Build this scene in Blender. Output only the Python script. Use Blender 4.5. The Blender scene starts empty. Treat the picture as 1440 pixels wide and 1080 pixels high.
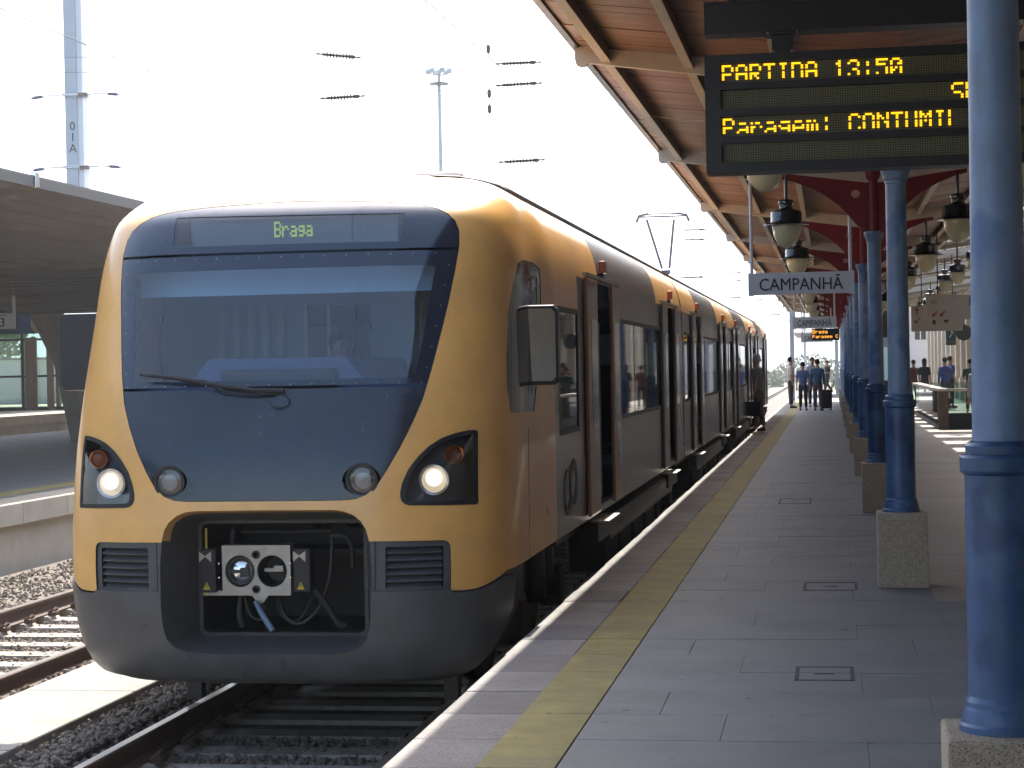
import bpy, bmesh, math, random
from mathutils import Vector, Matrix
from mathutils.geometry import delaunay_2d_cdt
import numpy as np
random.seed(7); np.random.seed(7)
SC = bpy.context.scene
COL = SC.collection
PI = math.pi
R_ = math.radians
# ---------------------------------------------------------------- camera
cam_d = bpy.data.cameras.new('camera'); cam = bpy.data.objects.new('camera', cam_d); COL.objects.link(cam)
cam_d.sensor_width = 36; cam_d.lens = 68.75; cam_d.clip_start = .1; cam_d.clip_end = 6000
right = Vector((0.98678769, 0.16078012, -0.01999542)); up = Vector((0.01850427, 0.01076653, 0.99977081)); back = right.cross(up)
cam.matrix_world = Matrix(((right.x, up.x, back.x, 0), (right.y, up.y, back.y, 0), (right.z, up.z, back.z, 1.6), (0, 0, 0, 1)))
SC.camera = cam
# ---------------------------------------------------------------- light
SUN_EL, SUN_AZ = 50, -0.8            # the sun stands ahead of the camera, straight above the rails
W = bpy.data.worlds.new('World'); SC.world = W; W.use_nodes = True
nt = W.node_tree; nt.nodes.clear()
sky = nt.nodes.new('ShaderNodeTexSky'); sky.sky_type = 'NISHITA'; sky.sun_disc = False
sky.sun_elevation = R_(SUN_EL); sky.sun_rotation = R_(SUN_AZ % 360); sky.air_density = 1.0; sky.dust_density = 3.0; sky.ozone_density = 1.0
bg = nt.nodes.new('ShaderNodeBackground'); bg.inputs[1].default_value = .15
wo = nt.nodes.new('ShaderNodeOutputWorld'); nt.links.new(sky.outputs[0], bg.inputs[0]); nt.links.new(bg.outputs[0], wo.inputs[0])
sl = bpy.data.lights.new('sun', 'SUN'); sl.energy = 3.6; sl.angle = R_(.53); sl.color = (1, .95, .86)
sun = bpy.data.objects.new('sun', sl); COL.objects.link(sun)
d = Vector((math.sin(R_(SUN_AZ))*math.cos(R_(SUN_EL)), math.cos(R_(SUN_AZ))*math.cos(R_(SUN_EL)), math.sin(R_(SUN_EL))))
sun.rotation_euler = d.to_track_quat('Z', 'Y').to_euler()
SC.view_settings.view_transform = 'Standard'; SC.view_settings.look = 'None'; SC.view_settings.gamma = 1
SC.view_settings.use_curve_mapping = False
SC.view_settings.exposure = 1.72
SC.cycles.max_bounces = 8; SC.cycles.transparent_max_bounces = 12; SC.cycles.sample_clamp_indirect = 8

# ---------------------------------------------------------------- helpers
class MB:
    def __init__(s): s.v = []; s.f = []; s.m = []; s.cur = 0
    def add(s, vs, fs):
        o = len(s.v); s.v += [tuple(p) for p in vs]; s.f += [tuple(i+o for i in f) for f in fs]; s.m += [s.cur]*len(fs); return s
    def box(s, x0, x1, y0, y1, z0, z1):
        return s.add([(x0,y0,z0),(x1,y0,z0),(x1,y1,z0),(x0,y1,z0),(x0,y0,z1),(x1,y0,z1),(x1,y1,z1),(x0,y1,z1)],
              [(0,3,2,1),(4,5,6,7),(0,1,5,4),(1,2,6,5),(2,3,7,6),(3,0,4,7)])
    def cbox(s, x0, x1, y0, y1, z0, z1, c=.01):
        """box with bevelled edges"""
        bm = bmesh.new(); bmesh.ops.create_cube(bm, size=1)
        for v in bm.verts: v.co = Vector(((x0+x1)/2+v.co.x*(x1-x0), (y0+y1)/2+v.co.y*(y1-y0), (z0+z1)/2+v.co.z*(z1-z0)))
        bmesh.ops.bevel(bm, geom=bm.edges[:], offset=c, segments=2, profile=.6, affect='EDGES')
        bm.verts.index_update()
        s.add([v.co[:] for v in bm.verts], [[v.index for v in f.verts] for f in bm.faces]); bm.free(); return s
    def tube(s, pts, r, n=8, cap=True):
        pts = [Vector(p) for p in pts]; rs = r if isinstance(r, (list, tuple)) else [r]*len(pts)
        vs = []; fs = []; ref = None
        for i, p in enumerate(pts):
            t = (pts[min(i+1, len(pts)-1)]-pts[max(i-1, 0)]).normalized()
            if ref is None: ref = Vector((0,0,1)) if abs(t.z) < .9 else Vector((1,0,0))
            a = t.cross(ref).normalized(); b = t.cross(a).normalized(); ref = -b if False else ref
            for k in range(n):
                w = 2*PI*k/n; vs.append(p+(a*math.cos(w)+b*math.sin(w))*rs[i])
        for i in range(len(pts)-1):
            for k in range(n):
                fs.append((i*n+k, i*n+(k+1) % n, (i+1)*n+(k+1) % n, (i+1)*n+k))
        if cap: fs.append(tuple(range(n))[::-1]); fs.append(tuple((len(pts)-1)*n+k for k in range(n)))
        return s.add(vs, fs)
    def lathe(s, prof, c=(0,0,0), n=24, axis='z', cap=True):
        vs = []; fs = []
        for r, h in prof:
            for k in range(n):
                w = 2*PI*k/n; a, b = r*math.cos(w), r*math.sin(w)
                vs.append((c[0]+a, c[1]+b, c[2]+h) if axis == 'z' else (c[0]+a, c[1]+h, c[2]+b))
        for i in range(len(prof)-1):
            for k in range(n):
                q = (i*n+k, i*n+(k+1) % n, (i+1)*n+(k+1) % n, (i+1)*n+k)
                fs.append(q if axis == 'z' else q[::-1])
        if cap: fs.append(tuple(range(n))[::-1]); fs.append(tuple((len(prof)-1)*n+k for k in range(n)))
        return s.add(vs, fs)
    def prism(s, poly, a0, a1, plane='xz'):
        """closed outline extruded along the remaining axis"""
        n = len(poly)
        def P(p, a): return (p[0], a, p[1]) if plane == 'xz' else ((a, p[0], p[1]) if plane == 'yz' else (p[0], p[1], a))
        vs = [P(p, a0) for p in poly]+[P(p, a1) for p in poly]
        fs = [tuple(range(n)), tuple(range(n, 2*n))[::-1]]+[(i, i+n, (i+1) % n+n, (i+1) % n) for i in range(n)]
        return s.add(vs, fs)
    def build(s, name, mats, parent=None, smooth=False, loc=None, fixn=True):
        me = bpy.data.meshes.new(name); me.from_pydata(s.v, [], s.f)
        if not isinstance(mats, (list, tuple)): mats = [mats]
        for m in mats: me.materials.append(m)
        if len(mats) > 1: me.polygons.foreach_set('material_index', s.m)
        if fixn:
            bm = bmesh.new(); bm.from_mesh(me); bmesh.ops.recalc_face_normals(bm, faces=bm.faces[:]); bm.to_mesh(me); bm.free()
        if smooth:
            me.polygons.foreach_set('use_smooth', [True]*len(me.polygons))
            me.set_sharp_from_angle(angle=R_(smooth if smooth > 1 else 38))
        me.update()
        o = bpy.data.objects.new(name, me); COL.objects.link(o)
        if parent: o.parent = parent
        if loc: o.location = loc
        return o
def tag(o, label=None, cat=None, group=None, kind=None):
    if label: o['label'] = label
    if cat: o['category'] = cat
    if group: o['group'] = group
    if kind: o['kind'] = kind
    return o
def empty(name, loc=(0,0,0), label=None, cat=None, group=None, kind=None, rz=0):
    o = bpy.data.objects.new(name, None); COL.objects.link(o); o.location = loc; o.rotation_euler = (0,0,rz); o.empty_display_size = .2
    return tag(o, label, cat, group, kind)
def copy_tree(o, parent=None):
    c = o.copy(); COL.objects.link(c); c.parent = parent
    for ch in o.children: copy_tree(ch, c)
    return c
def link_copy(o, loc, parent=None, name=None):
    c = o.copy(); COL.objects.link(c); c.location = loc; c.parent = parent
    return c
def text_obj(name, body, mat, size, loc, parent=None, rot=(PI/2,0,0), ext=.001, xs=1, bold=0, align='CENTER'):
    cu = bpy.data.curves.new(name, 'FONT'); cu.body = body; cu.size = size; cu.align_x = align; cu.align_y = 'CENTER'
    cu.extrude = ext; bold_ = bold; cu.resolution_u = 3
    t = bpy.data.objects.new(name, cu); COL.objects.link(t)
    dg = bpy.context.evaluated_depsgraph_get(); dg.update()
    me = bpy.data.meshes.new_from_object(t.evaluated_get(dg)); me.name = name
    bpy.data.objects.remove(t); bpy.data.curves.remove(cu)
    me.materials.clear(); me.materials.append(mat)
    if bold:
        bm = bmesh.new(); bm.from_mesh(me); g = bmesh.ops.duplicate(bm, geom=bm.verts[:]+bm.edges[:]+bm.faces[:])
        for v in g['geom']:
            if isinstance(v, bmesh.types.BMVert): v.co += Vector((bold, bold*.3, .0006))
        bm.to_mesh(me); bm.free()
    o = bpy.data.objects.new(name, me); COL.objects.link(o); o.location = loc; o.rotation_euler = rot; o.scale = (xs, 1, 1)
    if parent: o.parent = parent
    return o

# ---------------------------------------------------------------- materials
def mat(name, col, rough=.6, metal=0, var=.0, vscale=6, bump=0, bscale=40, rnd=0, spots=None, spec=.5, coat=0, stretch=(1,1,1), emit=None, estr=0, dirt=0, dirtcol=(.03,.027,.024), rvar=.0):
    m = bpy.data.materials.new(name); m.use_nodes = True; t = m.node_tree; N = t.nodes; L = t.links
    b = N['Principled BSDF']; b.inputs['Base Color'].default_value = (*col, 1); b.inputs['Roughness'].default_value = rough
    b.inputs['Metallic'].default_value = metal; b.inputs['Specular IOR Level'].default_value = spec
    if coat: b.inputs['Coat Weight'].default_value = coat; b.inputs['Coat Roughness'].default_value = .08
    if emit: b.inputs['Emission Color'].default_value = (*emit, 1); b.inputs['Emission Strength'].default_value = estr
    tc = N.new('ShaderNodeNewGeometry'); mp = N.new('ShaderNodeMapping'); mp.inputs['Scale'].default_value = stretch
    L.new(tc.outputs['Position'], mp.inputs[0])
    cur = None
    if var:
        no = N.new('ShaderNodeTexNoise'); no.inputs['Scale'].default_value = vscale; no.inputs['Detail'].default_value = 6; no.inputs['Roughness'].default_value = .62
        L.new(mp.outputs[0], no.inputs['Vector'])
        hs = N.new('ShaderNodeHueSaturation'); hs.inputs['Color'].default_value = (*col, 1)
        mr = N.new('ShaderNodeMapRange'); mr.inputs[1].default_value = .28; mr.inputs[2].default_value = .72; mr.inputs[3].default_value = 1-var; mr.inputs[4].default_value = 1+var
        L.new(no.outputs[0], mr.inputs[0]); L.new(mr.outputs[0], hs.inputs['Value']); cur = hs.outputs[0]
        if rvar:
            m3 = N.new('ShaderNodeMapRange'); m3.inputs[1].default_value = .3; m3.inputs[2].default_value = .7; m3.inputs[3].default_value = max(.03, rough-rvar); m3.inputs[4].default_value = rough+rvar
            L.new(no.outputs[0], m3.inputs[0]); L.new(m3.outputs[0], b.inputs['Roughness'])
    if rnd:
        oi = N.new('ShaderNodeObjectInfo'); h2 = N.new('ShaderNodeHueSaturation'); m2 = N.new('ShaderNodeMapRange')
        m2.inputs[3].default_value = 1-rnd; m2.inputs[4].default_value = 1+rnd
        L.new(oi.outputs['Random'], m2.inputs[0]); L.new(m2.outputs[0], h2.inputs['Value'])
        if cur: L.new(cur, h2.inputs['Color'])
        else: h2.inputs['Color'].default_value = (*col, 1)
        cur = h2.outputs[0]
    if spots:   # (colour a, scale, threshold)
        vo = N.new('ShaderNodeTexNoise'); vo.inputs['Scale'].default_value = spots[1]; vo.inputs['Detail'].default_value = 2
        L.new(tc.outputs['Position'], vo.inputs['Vector'])
        cr = N.new('ShaderNodeMapRange'); cr.inputs[1].default_value = spots[2]; cr.inputs[2].default_value = spots[2]+.06
        L.new(vo.outputs[0], cr.inputs[0]); mx = N.new('ShaderNodeMix'); mx.data_type = 'RGBA'
        L.new(cr.outputs[0], mx.inputs[0]); mx.inputs[7].default_value = (*spots[0], 1)
        if cur: L.new(cur, mx.inputs[6])
        else: mx.inputs[6].default_value = (*col, 1)
        cur = mx.outputs[2]
    if dirt:    # blotchy grime
        n2 = N.new('ShaderNodeTexNoise'); n2.inputs['Scale'].default_value = 1.3; n2.inputs['Detail'].default_value = 9; n2.inputs['Roughness'].default_value = .7
        L.new(tc.outputs['Position'], n2.inputs['Vector'])
        cr = N.new('ShaderNodeMapRange'); cr.inputs[1].default_value = .45; cr.inputs[2].default_value = .8; cr.inputs[4].default_value = dirt
        L.new(n2.outputs[0], cr.inputs[0]); mx = N.new('ShaderNodeMix'); mx.data_type = 'RGBA'; L.new(cr.outputs[0], mx.inputs[0])
        mx.inputs[7].default_value = (*dirtcol, 1)
        if cur: L.new(cur, mx.inputs[6])
        else: mx.inputs[6].default_value = (*col, 1)
        cur = mx.outputs[2]
    if cur: L.new(cur, b.inputs['Base Color'])
    if bump:
        n3 = N.new('ShaderNodeTexNoise'); n3.inputs['Scale'].default_value = bscale; n3.inputs['Detail'].default_value = 4
        L.new(mp.outputs[0], n3.inputs['Vector'])
        bu = N.new('ShaderNodeBump'); bu.inputs['Strength'].default_value = bump; bu.inputs['Distance'].default_value = .01
        L.new(n3.outputs[0], bu.inputs['Height']); L.new(bu.outputs[0], b.inputs['Normal'])
    return m
def glass(name, tint, rough=.02, ior=1.5, base=.0):
    m = bpy.data.materials.new(name); m.use_nodes = True; t = m.node_tree; N = t.nodes; L = t.links; N.clear()
    o = N.new('ShaderNodeOutputMaterial'); g = N.new('ShaderNodeBsdfGlossy'); g.inputs['Roughness'].default_value = rough
    tr = N.new('ShaderNodeBsdfTransparent'); tr.inputs[0].default_value = (*tint, 1)
    fr = N.new('ShaderNodeFresnel'); fr.inputs[0].default_value = ior; mx = N.new('ShaderNodeMixShader')
    if base:
        mr = N.new('ShaderNodeMapRange'); mr.inputs[3].default_value = base; L.new(fr.outputs[0], mr.inputs[0]); L.new(mr.outputs[0], mx.inputs[0])
    else: L.new(fr.outputs[0], mx.inputs[0])
    L.new(tr.outputs[0], mx.inputs[1]); L.new(g.outputs[0], mx.inputs[2]); L.new(mx.outputs[0], o.inputs[0])
    return m
M = {}
M['yellow'] = mat('train_yellow_paint', (.84,.455,.13), .34, var=.08, vscale=3, coat=.3, dirt=.4, dirtcol=(.40,.25,.12), bump=.02, bscale=5, spots=((.20,.11,.05), 55, .735))
M['grey'] = mat('train_grey_paint', (.115,.113,.11), .25, metal=.5, var=.04, vscale=1.5)
M['bumper'] = mat('bumper_grey_plastic', (.082,.082,.084), .36, var=.2, vscale=4, bump=.04, bscale=60, dirt=.35, dirtcol=(.10,.085,.07), rvar=.1)
M['black'] = mat('matt_black', (.014,.014,.015), .5, var=.2, vscale=10)
M['rubber'] = mat('black_rubber', (.012,.012,.013), .6)
M['panel'] = mat('nose_panel_gloss', (.014,.022,.035), .24, var=.3, vscale=3, dirt=.6, dirtcol=(.040,.045,.05), coat=.25, spots=((.09,.09,.09), 70, .74), rvar=.06)
M['frit'] = mat('windscreen_frit', (.012,.024,.046), .12, coat=.5, dirt=.15, dirtcol=(.04,.045,.05))
M['steel'] = mat('bare_steel', (.42,.40,.37), .45, metal=.7, var=.15, vscale=12, dirt=.35, dirtcol=(.12,.09,.06))
M['chrome'] = mat('polished_steel', (.6,.62,.65), .12, metal=1)
M['darksteel'] = mat('dark_steel', (.06,.055,.05), .5, metal=.3, var=.3, vscale=8)
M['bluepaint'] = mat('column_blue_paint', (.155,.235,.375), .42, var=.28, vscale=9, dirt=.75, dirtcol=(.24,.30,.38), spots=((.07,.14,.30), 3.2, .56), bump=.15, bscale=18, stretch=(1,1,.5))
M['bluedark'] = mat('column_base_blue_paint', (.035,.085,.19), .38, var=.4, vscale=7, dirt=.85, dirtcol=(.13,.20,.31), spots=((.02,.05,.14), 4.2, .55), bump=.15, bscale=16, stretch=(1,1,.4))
M['red'] = mat('bracket_red_paint', (.20,.012,.02), .45, var=.15, vscale=6)
M['cream'] = mat('cream_painted_steel', (.60,.53,.44), .5, var=.08, vscale=5, dirt=.2, dirtcol=(.3,.24,.18))
M['white'] = mat('white_enamel', (.68,.68,.70), .4, var=.04, vscale=6)
M['navytext'] = mat('dark_lettering', (.03,.035,.05), .6)
M['redtext'] = mat('red_lettering', (.32,.03,.03), .6)
M['granite'] = mat('granite', (.47,.38,.28), .8, var=.3, vscale=90, spots=((.10,.085,.075), 190, .57), bump=.5, bscale=120, rnd=.06, dirt=.3, dirtcol=(.12,.10,.08))
M['coping'] = mat('coping_stone', (.22,.20,.19), .75, var=.22, vscale=3, spots=((.13,.12,.11), 130, .55), rnd=.24, bump=.35, bscale=70, dirt=.3, dirtcol=(.12,.11,.10))
M['yelpaint'] = mat('yellow_floor_paint', (.29,.235,.075), .75, var=.22, vscale=4, dirt=.8, dirtcol=(.16,.135,.08), bump=.2, bscale=60, spots=((.17,.14,.07), 14, .66))
M['paving'] = mat('grey_paving_slab', (.168,.175,.182), .62, var=.2, vscale=2.6, rnd=.05, dirt=.8, dirtcol=(.095,.098,.105), spots=((.06,.06,.062), 11, .69), bump=.15, bscale=50, stretch=(.35,1.6,1), rvar=.1)
M['joint'] = mat('dark_joint', (.075,.075,.075), .9)
M['concrete'] = mat('concrete', (.29,.27,.235), .85, var=.15, vscale=5, dirt=.3, dirtcol=(.18,.16,.13), bump=.3, bscale=60, rnd=.06)
M['wallstone'] = mat('platform_wall_render', (.42,.38,.31), .85, var=.1, vscale=3, dirt=.3, dirtcol=(.22,.19,.15), rnd=.08, bump=.2)
M['rust'] = mat('rusty_rail_side', (.085,.045,.028), .75, var=.25, vscale=14, bump=.2, bscale=40)
M['railtop'] = mat('polished_rail_head', (.45,.43,.40), .28, metal=.9)
M['sleeper'] = mat('concrete_sleeper', (.40,.36,.30), .9, var=.2, vscale=9, dirt=.45, dirtcol=(.17,.12,.08), rnd=.1, bump=.3)
M['ballast'] = mat('ballast_ground', (.15,.125,.10), .95, var=.4, vscale=30, bump=1, bscale=28, spots=((.26,.22,.18), 24, .55))
M['stone'] = mat('ballast_stone', (.20,.165,.13), .9, var=.35, vscale=14, bump=.3, bscale=90)
M['wood'] = mat('varnished_boards', (.30,.16,.11), .5, var=.35, vscale=5, stretch=(.25,5,1), rnd=.16, bump=.1)
M['woodr'] = mat('pale_boards', (.21,.15,.095), .6, var=.25, vscale=5, stretch=(.25,5,1), rnd=.12)
M['lampgreen'] = mat('lamp_green_black_enamel', (.012,.02,.022), .18, coat=.6)
M['bowl'] = mat('cream_glass_bowl', (.62,.56,.36), .2, coat=.5, spec=.6)
M['board'] = mat('board_housing', (.022,.022,.026), .4, var=.2, vscale=5)
M['ledoff'] = mat('unlit_led_field', (.12,.115,.055), .55, var=.2, vscale=90)
M['led'] = mat('amber_led', (.3,.2,.02), .5, emit=(1,.50,.008), estr=.62)
M['ledgreen'] = mat('green_led', (.4,.5,.1), .5, emit=(.62,.75,.12), estr=.14)
M['ledorange'] = mat('orange_led', (.5,.2,.02), .5, emit=(1,.42,.05), estr=.7)
M['amber'] = mat('amber_lens', (.65,.16,.04), .25, coat=.6)
M['headlamp'] = mat('lit_headlamp', (.9,.85,.7), .3, emit=(1,.78,.50), estr=.22)
M['reflector'] = mat('lamp_reflector', (.55,.55,.56), .25, metal=.6)
M['lens'] = glass('clear_lens', (.75,.78,.82), base=.05)
M['screen'] = glass('windscreen_glass', (.70,.84,.96), base=.07)
M['carglass'] = glass('tinted_car_glass', (.20,.22,.24), base=.08)
M['mirror'] = mat('mirror_glass', (.33,.34,.36), .02, metal=1)
M['seat'] = mat('seat_fabric', (.04,.045,.07), .8)
M['inner'] = mat('train_interior_panel', (.50,.56,.62), .6)
M['blind'] = mat('sun_blind', (.60,.75,.85), .7)
M['dash'] = mat('dashboard', (.12,.16,.26), .55)
M['skin'] = mat('skin', (.42,.22,.14), .55)
M['hair'] = mat('dark_hair', (.015,.011,.009), .6)
M['orangebox'] = mat('orange_marker_lens', (.45,.10,.03), .3)
M['doorcol'] = mat('door_edge_paint', (.34,.19,.09), .35, var=.1, vscale=4, coat=.3)
M['doorgrey'] = mat('door_grey_paint', (.15,.125,.105), .35, var=.1, vscale=4, coat=.3)
M['warmpaving'] = mat('warm_tan_paving', (.27,.235,.19), .55, var=.15, vscale=2.2, rnd=.07, dirt=.4, dirtcol=(.15,.13,.11), stretch=(.35,1.6,1), rvar=.1)  # warmer, brighter paving colour used on the building side of the columns
M['purple'] = mat('door_film', (.05,.03,.06), .2, coat=.5)
M['hose'] = mat('rubber_hose', (.03,.028,.027), .5)
M['warn'] = mat('yellow_warning', (.65,.5,.03), .5)
M['handle'] = mat('blue_grey_handle', (.16,.24,.34), .35)
M['boardmark'] = mat('board_marked_concrete', (.20,.165,.135), .85, var=.3, vscale=2.2, stretch=(.15,.15,6), bump=.4, bscale=5)
M['zinc'] = mat('zinc_flashing', (.11,.115,.14), .4, metal=.5, var=.3, vscale=5)
M['mast'] = mat('galvanised_mast', (.42,.46,.48), .5, var=.05, vscale=2)
M['plaster'] = mat('cream_plaster_wall', (.52,.45,.35), .85, var=.12, vscale=2, dirt=.25, dirtcol=(.3,.25,.2), bump=.1)
M['ped'] = mat('building_dark_stone', (.10,.085,.07), .8, var=.2)
M['floorR'] = M['paving']
M['glassg'] = glass('greenish_panel_glass', (.72,.85,.80), base=.08)
M['frame'] = mat('dark_window_frame', (.03,.035,.04), .4)
M['brownwood'] = mat('brown_wood_post', (.16,.11,.08), .6, var=.2, vscale=10, stretch=(1,1,.2))
M['signgrey'] = mat('direction_sign_face', (.42,.36,.28), .5, var=.05)
M['insul'] = mat('brown_insulator', (.06,.035,.03), .3)
M['wire'] = mat('overhead_wire', (.10,.11,.12), .5, metal=.4)
M['hill'] = mat('far_wooded_hill', (.05,.07,.035), .95, var=.4, vscale=.02)
M['earth'] = mat('dry_ground', (.16,.13,.09), .95, var=.3, vscale=.3)
# ---------------------------------------------------------------- train nose surface (metres; u is measured from the track centre)
TXC = -3.46
def lerp_tab(tab, x):
    if x <= tab[0][0]: return tab[0][1]
    for i in range(len(tab)-1):
        a, b = tab[i], tab[i+1]
        if x <= b[0]:
            # monotone cubic (Catmull style) interpolation
            p = tab[i-1] if i > 0 else a
            q = tab[i+2] if i+2 < len(tab) else b
            h = b[0]-a[0]; t = (x-a[0])/h
            m = (b[1]-a[1])/h
            m0 = m if p is a else (b[1]-p[1])/(b[0]-p[0])
            m1 = m if q is b else (q[1]-a[1])/(q[0]-a[0])
            t2, t3 = t*t, t*t*t
            return (2*t3-3*t2+1)*a[1]+(t3-2*t2+t)*h*m0+(-2*t3+3*t2)*b[1]+(t3-t2)*h*m1
    return tab[-1][1]
NW = [(-.32,1.18),(-.29,1.27),(-.2,1.355),(-.05,1.42),(.15,1.462),(.4,1.484),(1.0,1.478),(1.5,1.464),(2.0,1.448),(2.3,1.434),(2.5,1.41),(2.65,1.375),(2.78,1.3),(2.87,1.19),(2.93,1.03),(2.965,.8),(2.985,.52),(2.996,.24),(3.0,.001)]
BW = [(-.32,1.3),(.2,1.46),(.4,1.482),(.6,1.484),(1.9,1.484),(2.2,1.483),(2.4,1.47),(2.55,1.44),(2.68,1.385),(2.79,1.3),(2.87,1.18),(2.93,1.0),(2.965,.77),(2.985,.5),(2.996,.22),(3.0,.001)]
YC = [(-.32,11.78),(-.28,11.68),(-.15,11.62),(.1,11.60),(.5,11.60),(.8,11.62),(1.05,11.655),(1.26,11.71),(1.53,11.80),(1.94,11.965),(2.2,12.06),(2.4,12.15),(2.55,12.24),(2.65,12.33),(2.75,12.5),(2.83,12.68),(2.9,12.9),(2.95,13.15),(2.98,13.45),(3.0,13.9)]
SD = [(-.32,.95),(.2,1.05),(1.5,1.1),(2.5,1.05),(3.0,.8)]
SN = 3.4
SE_TAB = []
def _mk():
    N = 240; pts = []
    for i in range(N+1):
        ph = i/N*math.pi/2
        pts.append((math.sin(ph)**(2/SN), .76*(1-math.cos(ph)**(2/SN))))
    L = [0]
    for i in range(N): L.append(L[-1]+math.hypot(pts[i+1][0]-pts[i][0], pts[i+1][1]-pts[i][1]))
    for l, p in zip(L, pts): SE_TAB.append((l/L[-1], p[0], p[1]/.76))
_mk()
def se(s):
    lo, hi = 0, len(SE_TAB)-1
    while hi-lo > 1:
        m = (lo+hi)//2
        if SE_TAB[m][0] <= s: lo = m
        else: hi = m
    a, b = SE_TAB[lo], SE_TAB[hi]; t = (s-a[0])/(b[0]-a[0])
    return a[1]+(b[1]-a[1])*t, a[2]+(b[2]-a[2])*t
YSIDE = 14.03       # the nose shell ends here and the car side begins
def nose(s, z, off=0.0):
    """surface point for plan parameter s (0 centre, 1 end of corner, up to 2 back to YSIDE) and height z"""
    sg = -1 if s < 0 else 1; s = abs(s)
    W, Y0, D = lerp_tab(NW, z), lerp_tab(YC, z), lerp_tab(SD, z)
    if s <= 1:
        a, b = se(s); u, y = W*a, Y0+D*b
    else:
        t = s-1; y1 = Y0+D
        y = y1+(YSIDE-y1)*t; Wb = lerp_tab(BW, z)
        k = t*t*(3-2*t); u = W+(Wb-W)*k
    return (TXC+sg*u, y, z)
def nose_n(s, z):
    e = 1e-3
    s0, s1 = (s-e, s+e)
    z0, z1 = max(-.32, z-2e-3), min(2.9995, z+2e-3)
    a, b = nose(s0, z), nose(s1, z); c, d = nose(s, z0), nose(s, z1)
    p = [b[i]-a[i] for i in range(3)]; q = [d[i]-c[i] for i in range(3)]
    n = [p[1]*q[2]-p[2]*q[1], p[2]*q[0]-p[0]*q[2], p[0]*q[1]-p[1]*q[0]]
    l = math.sqrt(sum(v*v for v in n)) or 1
    return [v/l for v in n]
HAZE = .0008
# ================================================================ SETTING
EDGE = -1.84
o = MB().box(-900, 900, -120, 3500, -1.6, -.95).build('ground', M['earth']); tag(o, 'dry ground around the station', kind='structure')
# far hill ridge
hb = MB(); n = 60; vs = []; fs = []
for j, (yy, amp) in enumerate(((1500, 0), (1900, .6), (2400, 1), (3200, .3))):
    for i in range(n+1):
        x = -900+1800*i/n
        h = amp*(48+22*math.sin(i*.27+1)+18*math.sin(i*.9)+8*math.sin(i*2.3))
        vs.append((x, yy, -1+h))
for j in range(3):
    for i in range(n): fs.append((j*(n+1)+i, j*(n+1)+i+1, (j+1)*(n+1)+i+1, (j+1)*(n+1)+i))
hb.add(vs, fs); o = hb.build('hills', M['hill'], smooth=60); tag(o, 'wooded hills beyond the line', kind='structure')
# the air itself: haze that lets far things fade
hz = MB().box(-950, 950, -130, 3550, -2.6, 185).build('haze', []); tag(hz, 'thin bright summer haze over the station', kind='stuff')
hm_ = bpy.data.materials.new('haze_air'); hm_.use_nodes = True; ht = hm_.node_tree; ht.nodes.clear()
ho = ht.nodes.new('ShaderNodeOutputMaterial'); hv_ = ht.nodes.new('ShaderNodeVolumePrincipled')
hv_.inputs['Color'].default_value = (.86,.92,1,1); hv_.inputs['Density'].default_value = HAZE; hv_.inputs['Anisotropy'].default_value = .45
ht.links.new(hv_.outputs[0], ho.inputs['Volume']); hz.data.materials.append(hm_)
# trackbed
o = MB().box(-10.35, EDGE-.1, 2, 260, -1.0, -.885).build('ballast_bed', M['ballast']); tag(o, 'ballast bed between the platforms', kind='structure')
# --- tracks
def rail_mesh(x, y0, y1, zt=-.65):
    m = MB(); h = .036
    m.cur = 0
    prof = [(-.07,-.165),(.07,-.165),(.07,-.15),(.012,-.13),(.010,-.045),(h,-.036),(h,-.008),(.028,-.0),(-.028,-.0),(-h,-.008),(-h,-.036),(-.010,-.045),(-.012,-.13),(-.07,-.15)]
    m.prism([(x+a, zt+b) for a, b in prof], y0, y1)
    # faces: 2 caps then sides; the top is side 7
    m.m[2+7] = 1
    return m
sl_m = MB().prism([(-1.3,-.20),(1.3,-.20),(1.3,0),(1.27,.02),(.75,.02),(.72,-.015),(-.72,-.015),(-.75,.02),(-1.27,.02),(-1.3,0)], -.125, .125)
clip_b = MB()
for sx in (-1, 1):
    clip_b.tube([(sx*.10,-.05,.03),(sx*.15,-.05,.06),(sx*.155,0,.075),(sx*.15,.05,.06),(sx*.10,.05,.03),(sx*.06,.02,.035)], .012, 6)
    clip_b.box(sx*.13-.04, sx*.13+.04, -.055, .055, .0, .035)
def track(xc, y0, y1, lab):
    t = empty('railway_track', (xc, y0, -.65), lab, None, None, 'structure')
    for s in (-1, 1):
        r = rail_mesh(s*.87, 0, y1-y0, 0).build('rail', [M['rust'], M['railtop']], t)
    first = None; fc = None
    k = 0; y = .3
    while y < min(y1-y0, 85) :
        Y = y0+y
        if first is None:
            first = sl_m.build('sleeper', M['sleeper'], t, loc=(0, y, -.185)); fc = clip_b.build('rail_clip', M['rust'], t, loc=(-.87, y, -.165)); c2 = link_copy(fc, (.87, y, -.165), t)
        elif Y < 32 or Y > 60:
            link_copy(first, (0, y, -.185+random.uniform(-.004,.004)), t)
            if Y < 32:
                link_copy(fc, (-.87, y, -.165), t); link_copy(fc, (.87, y, -.165), t)
        y += .6
    return t
track(-3.46, 9.6, 240, 'track under the yellow train beside the right platform')
track(-7.12, 11.4, 240, 'empty sunlit track between the train and the left platform')
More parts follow.
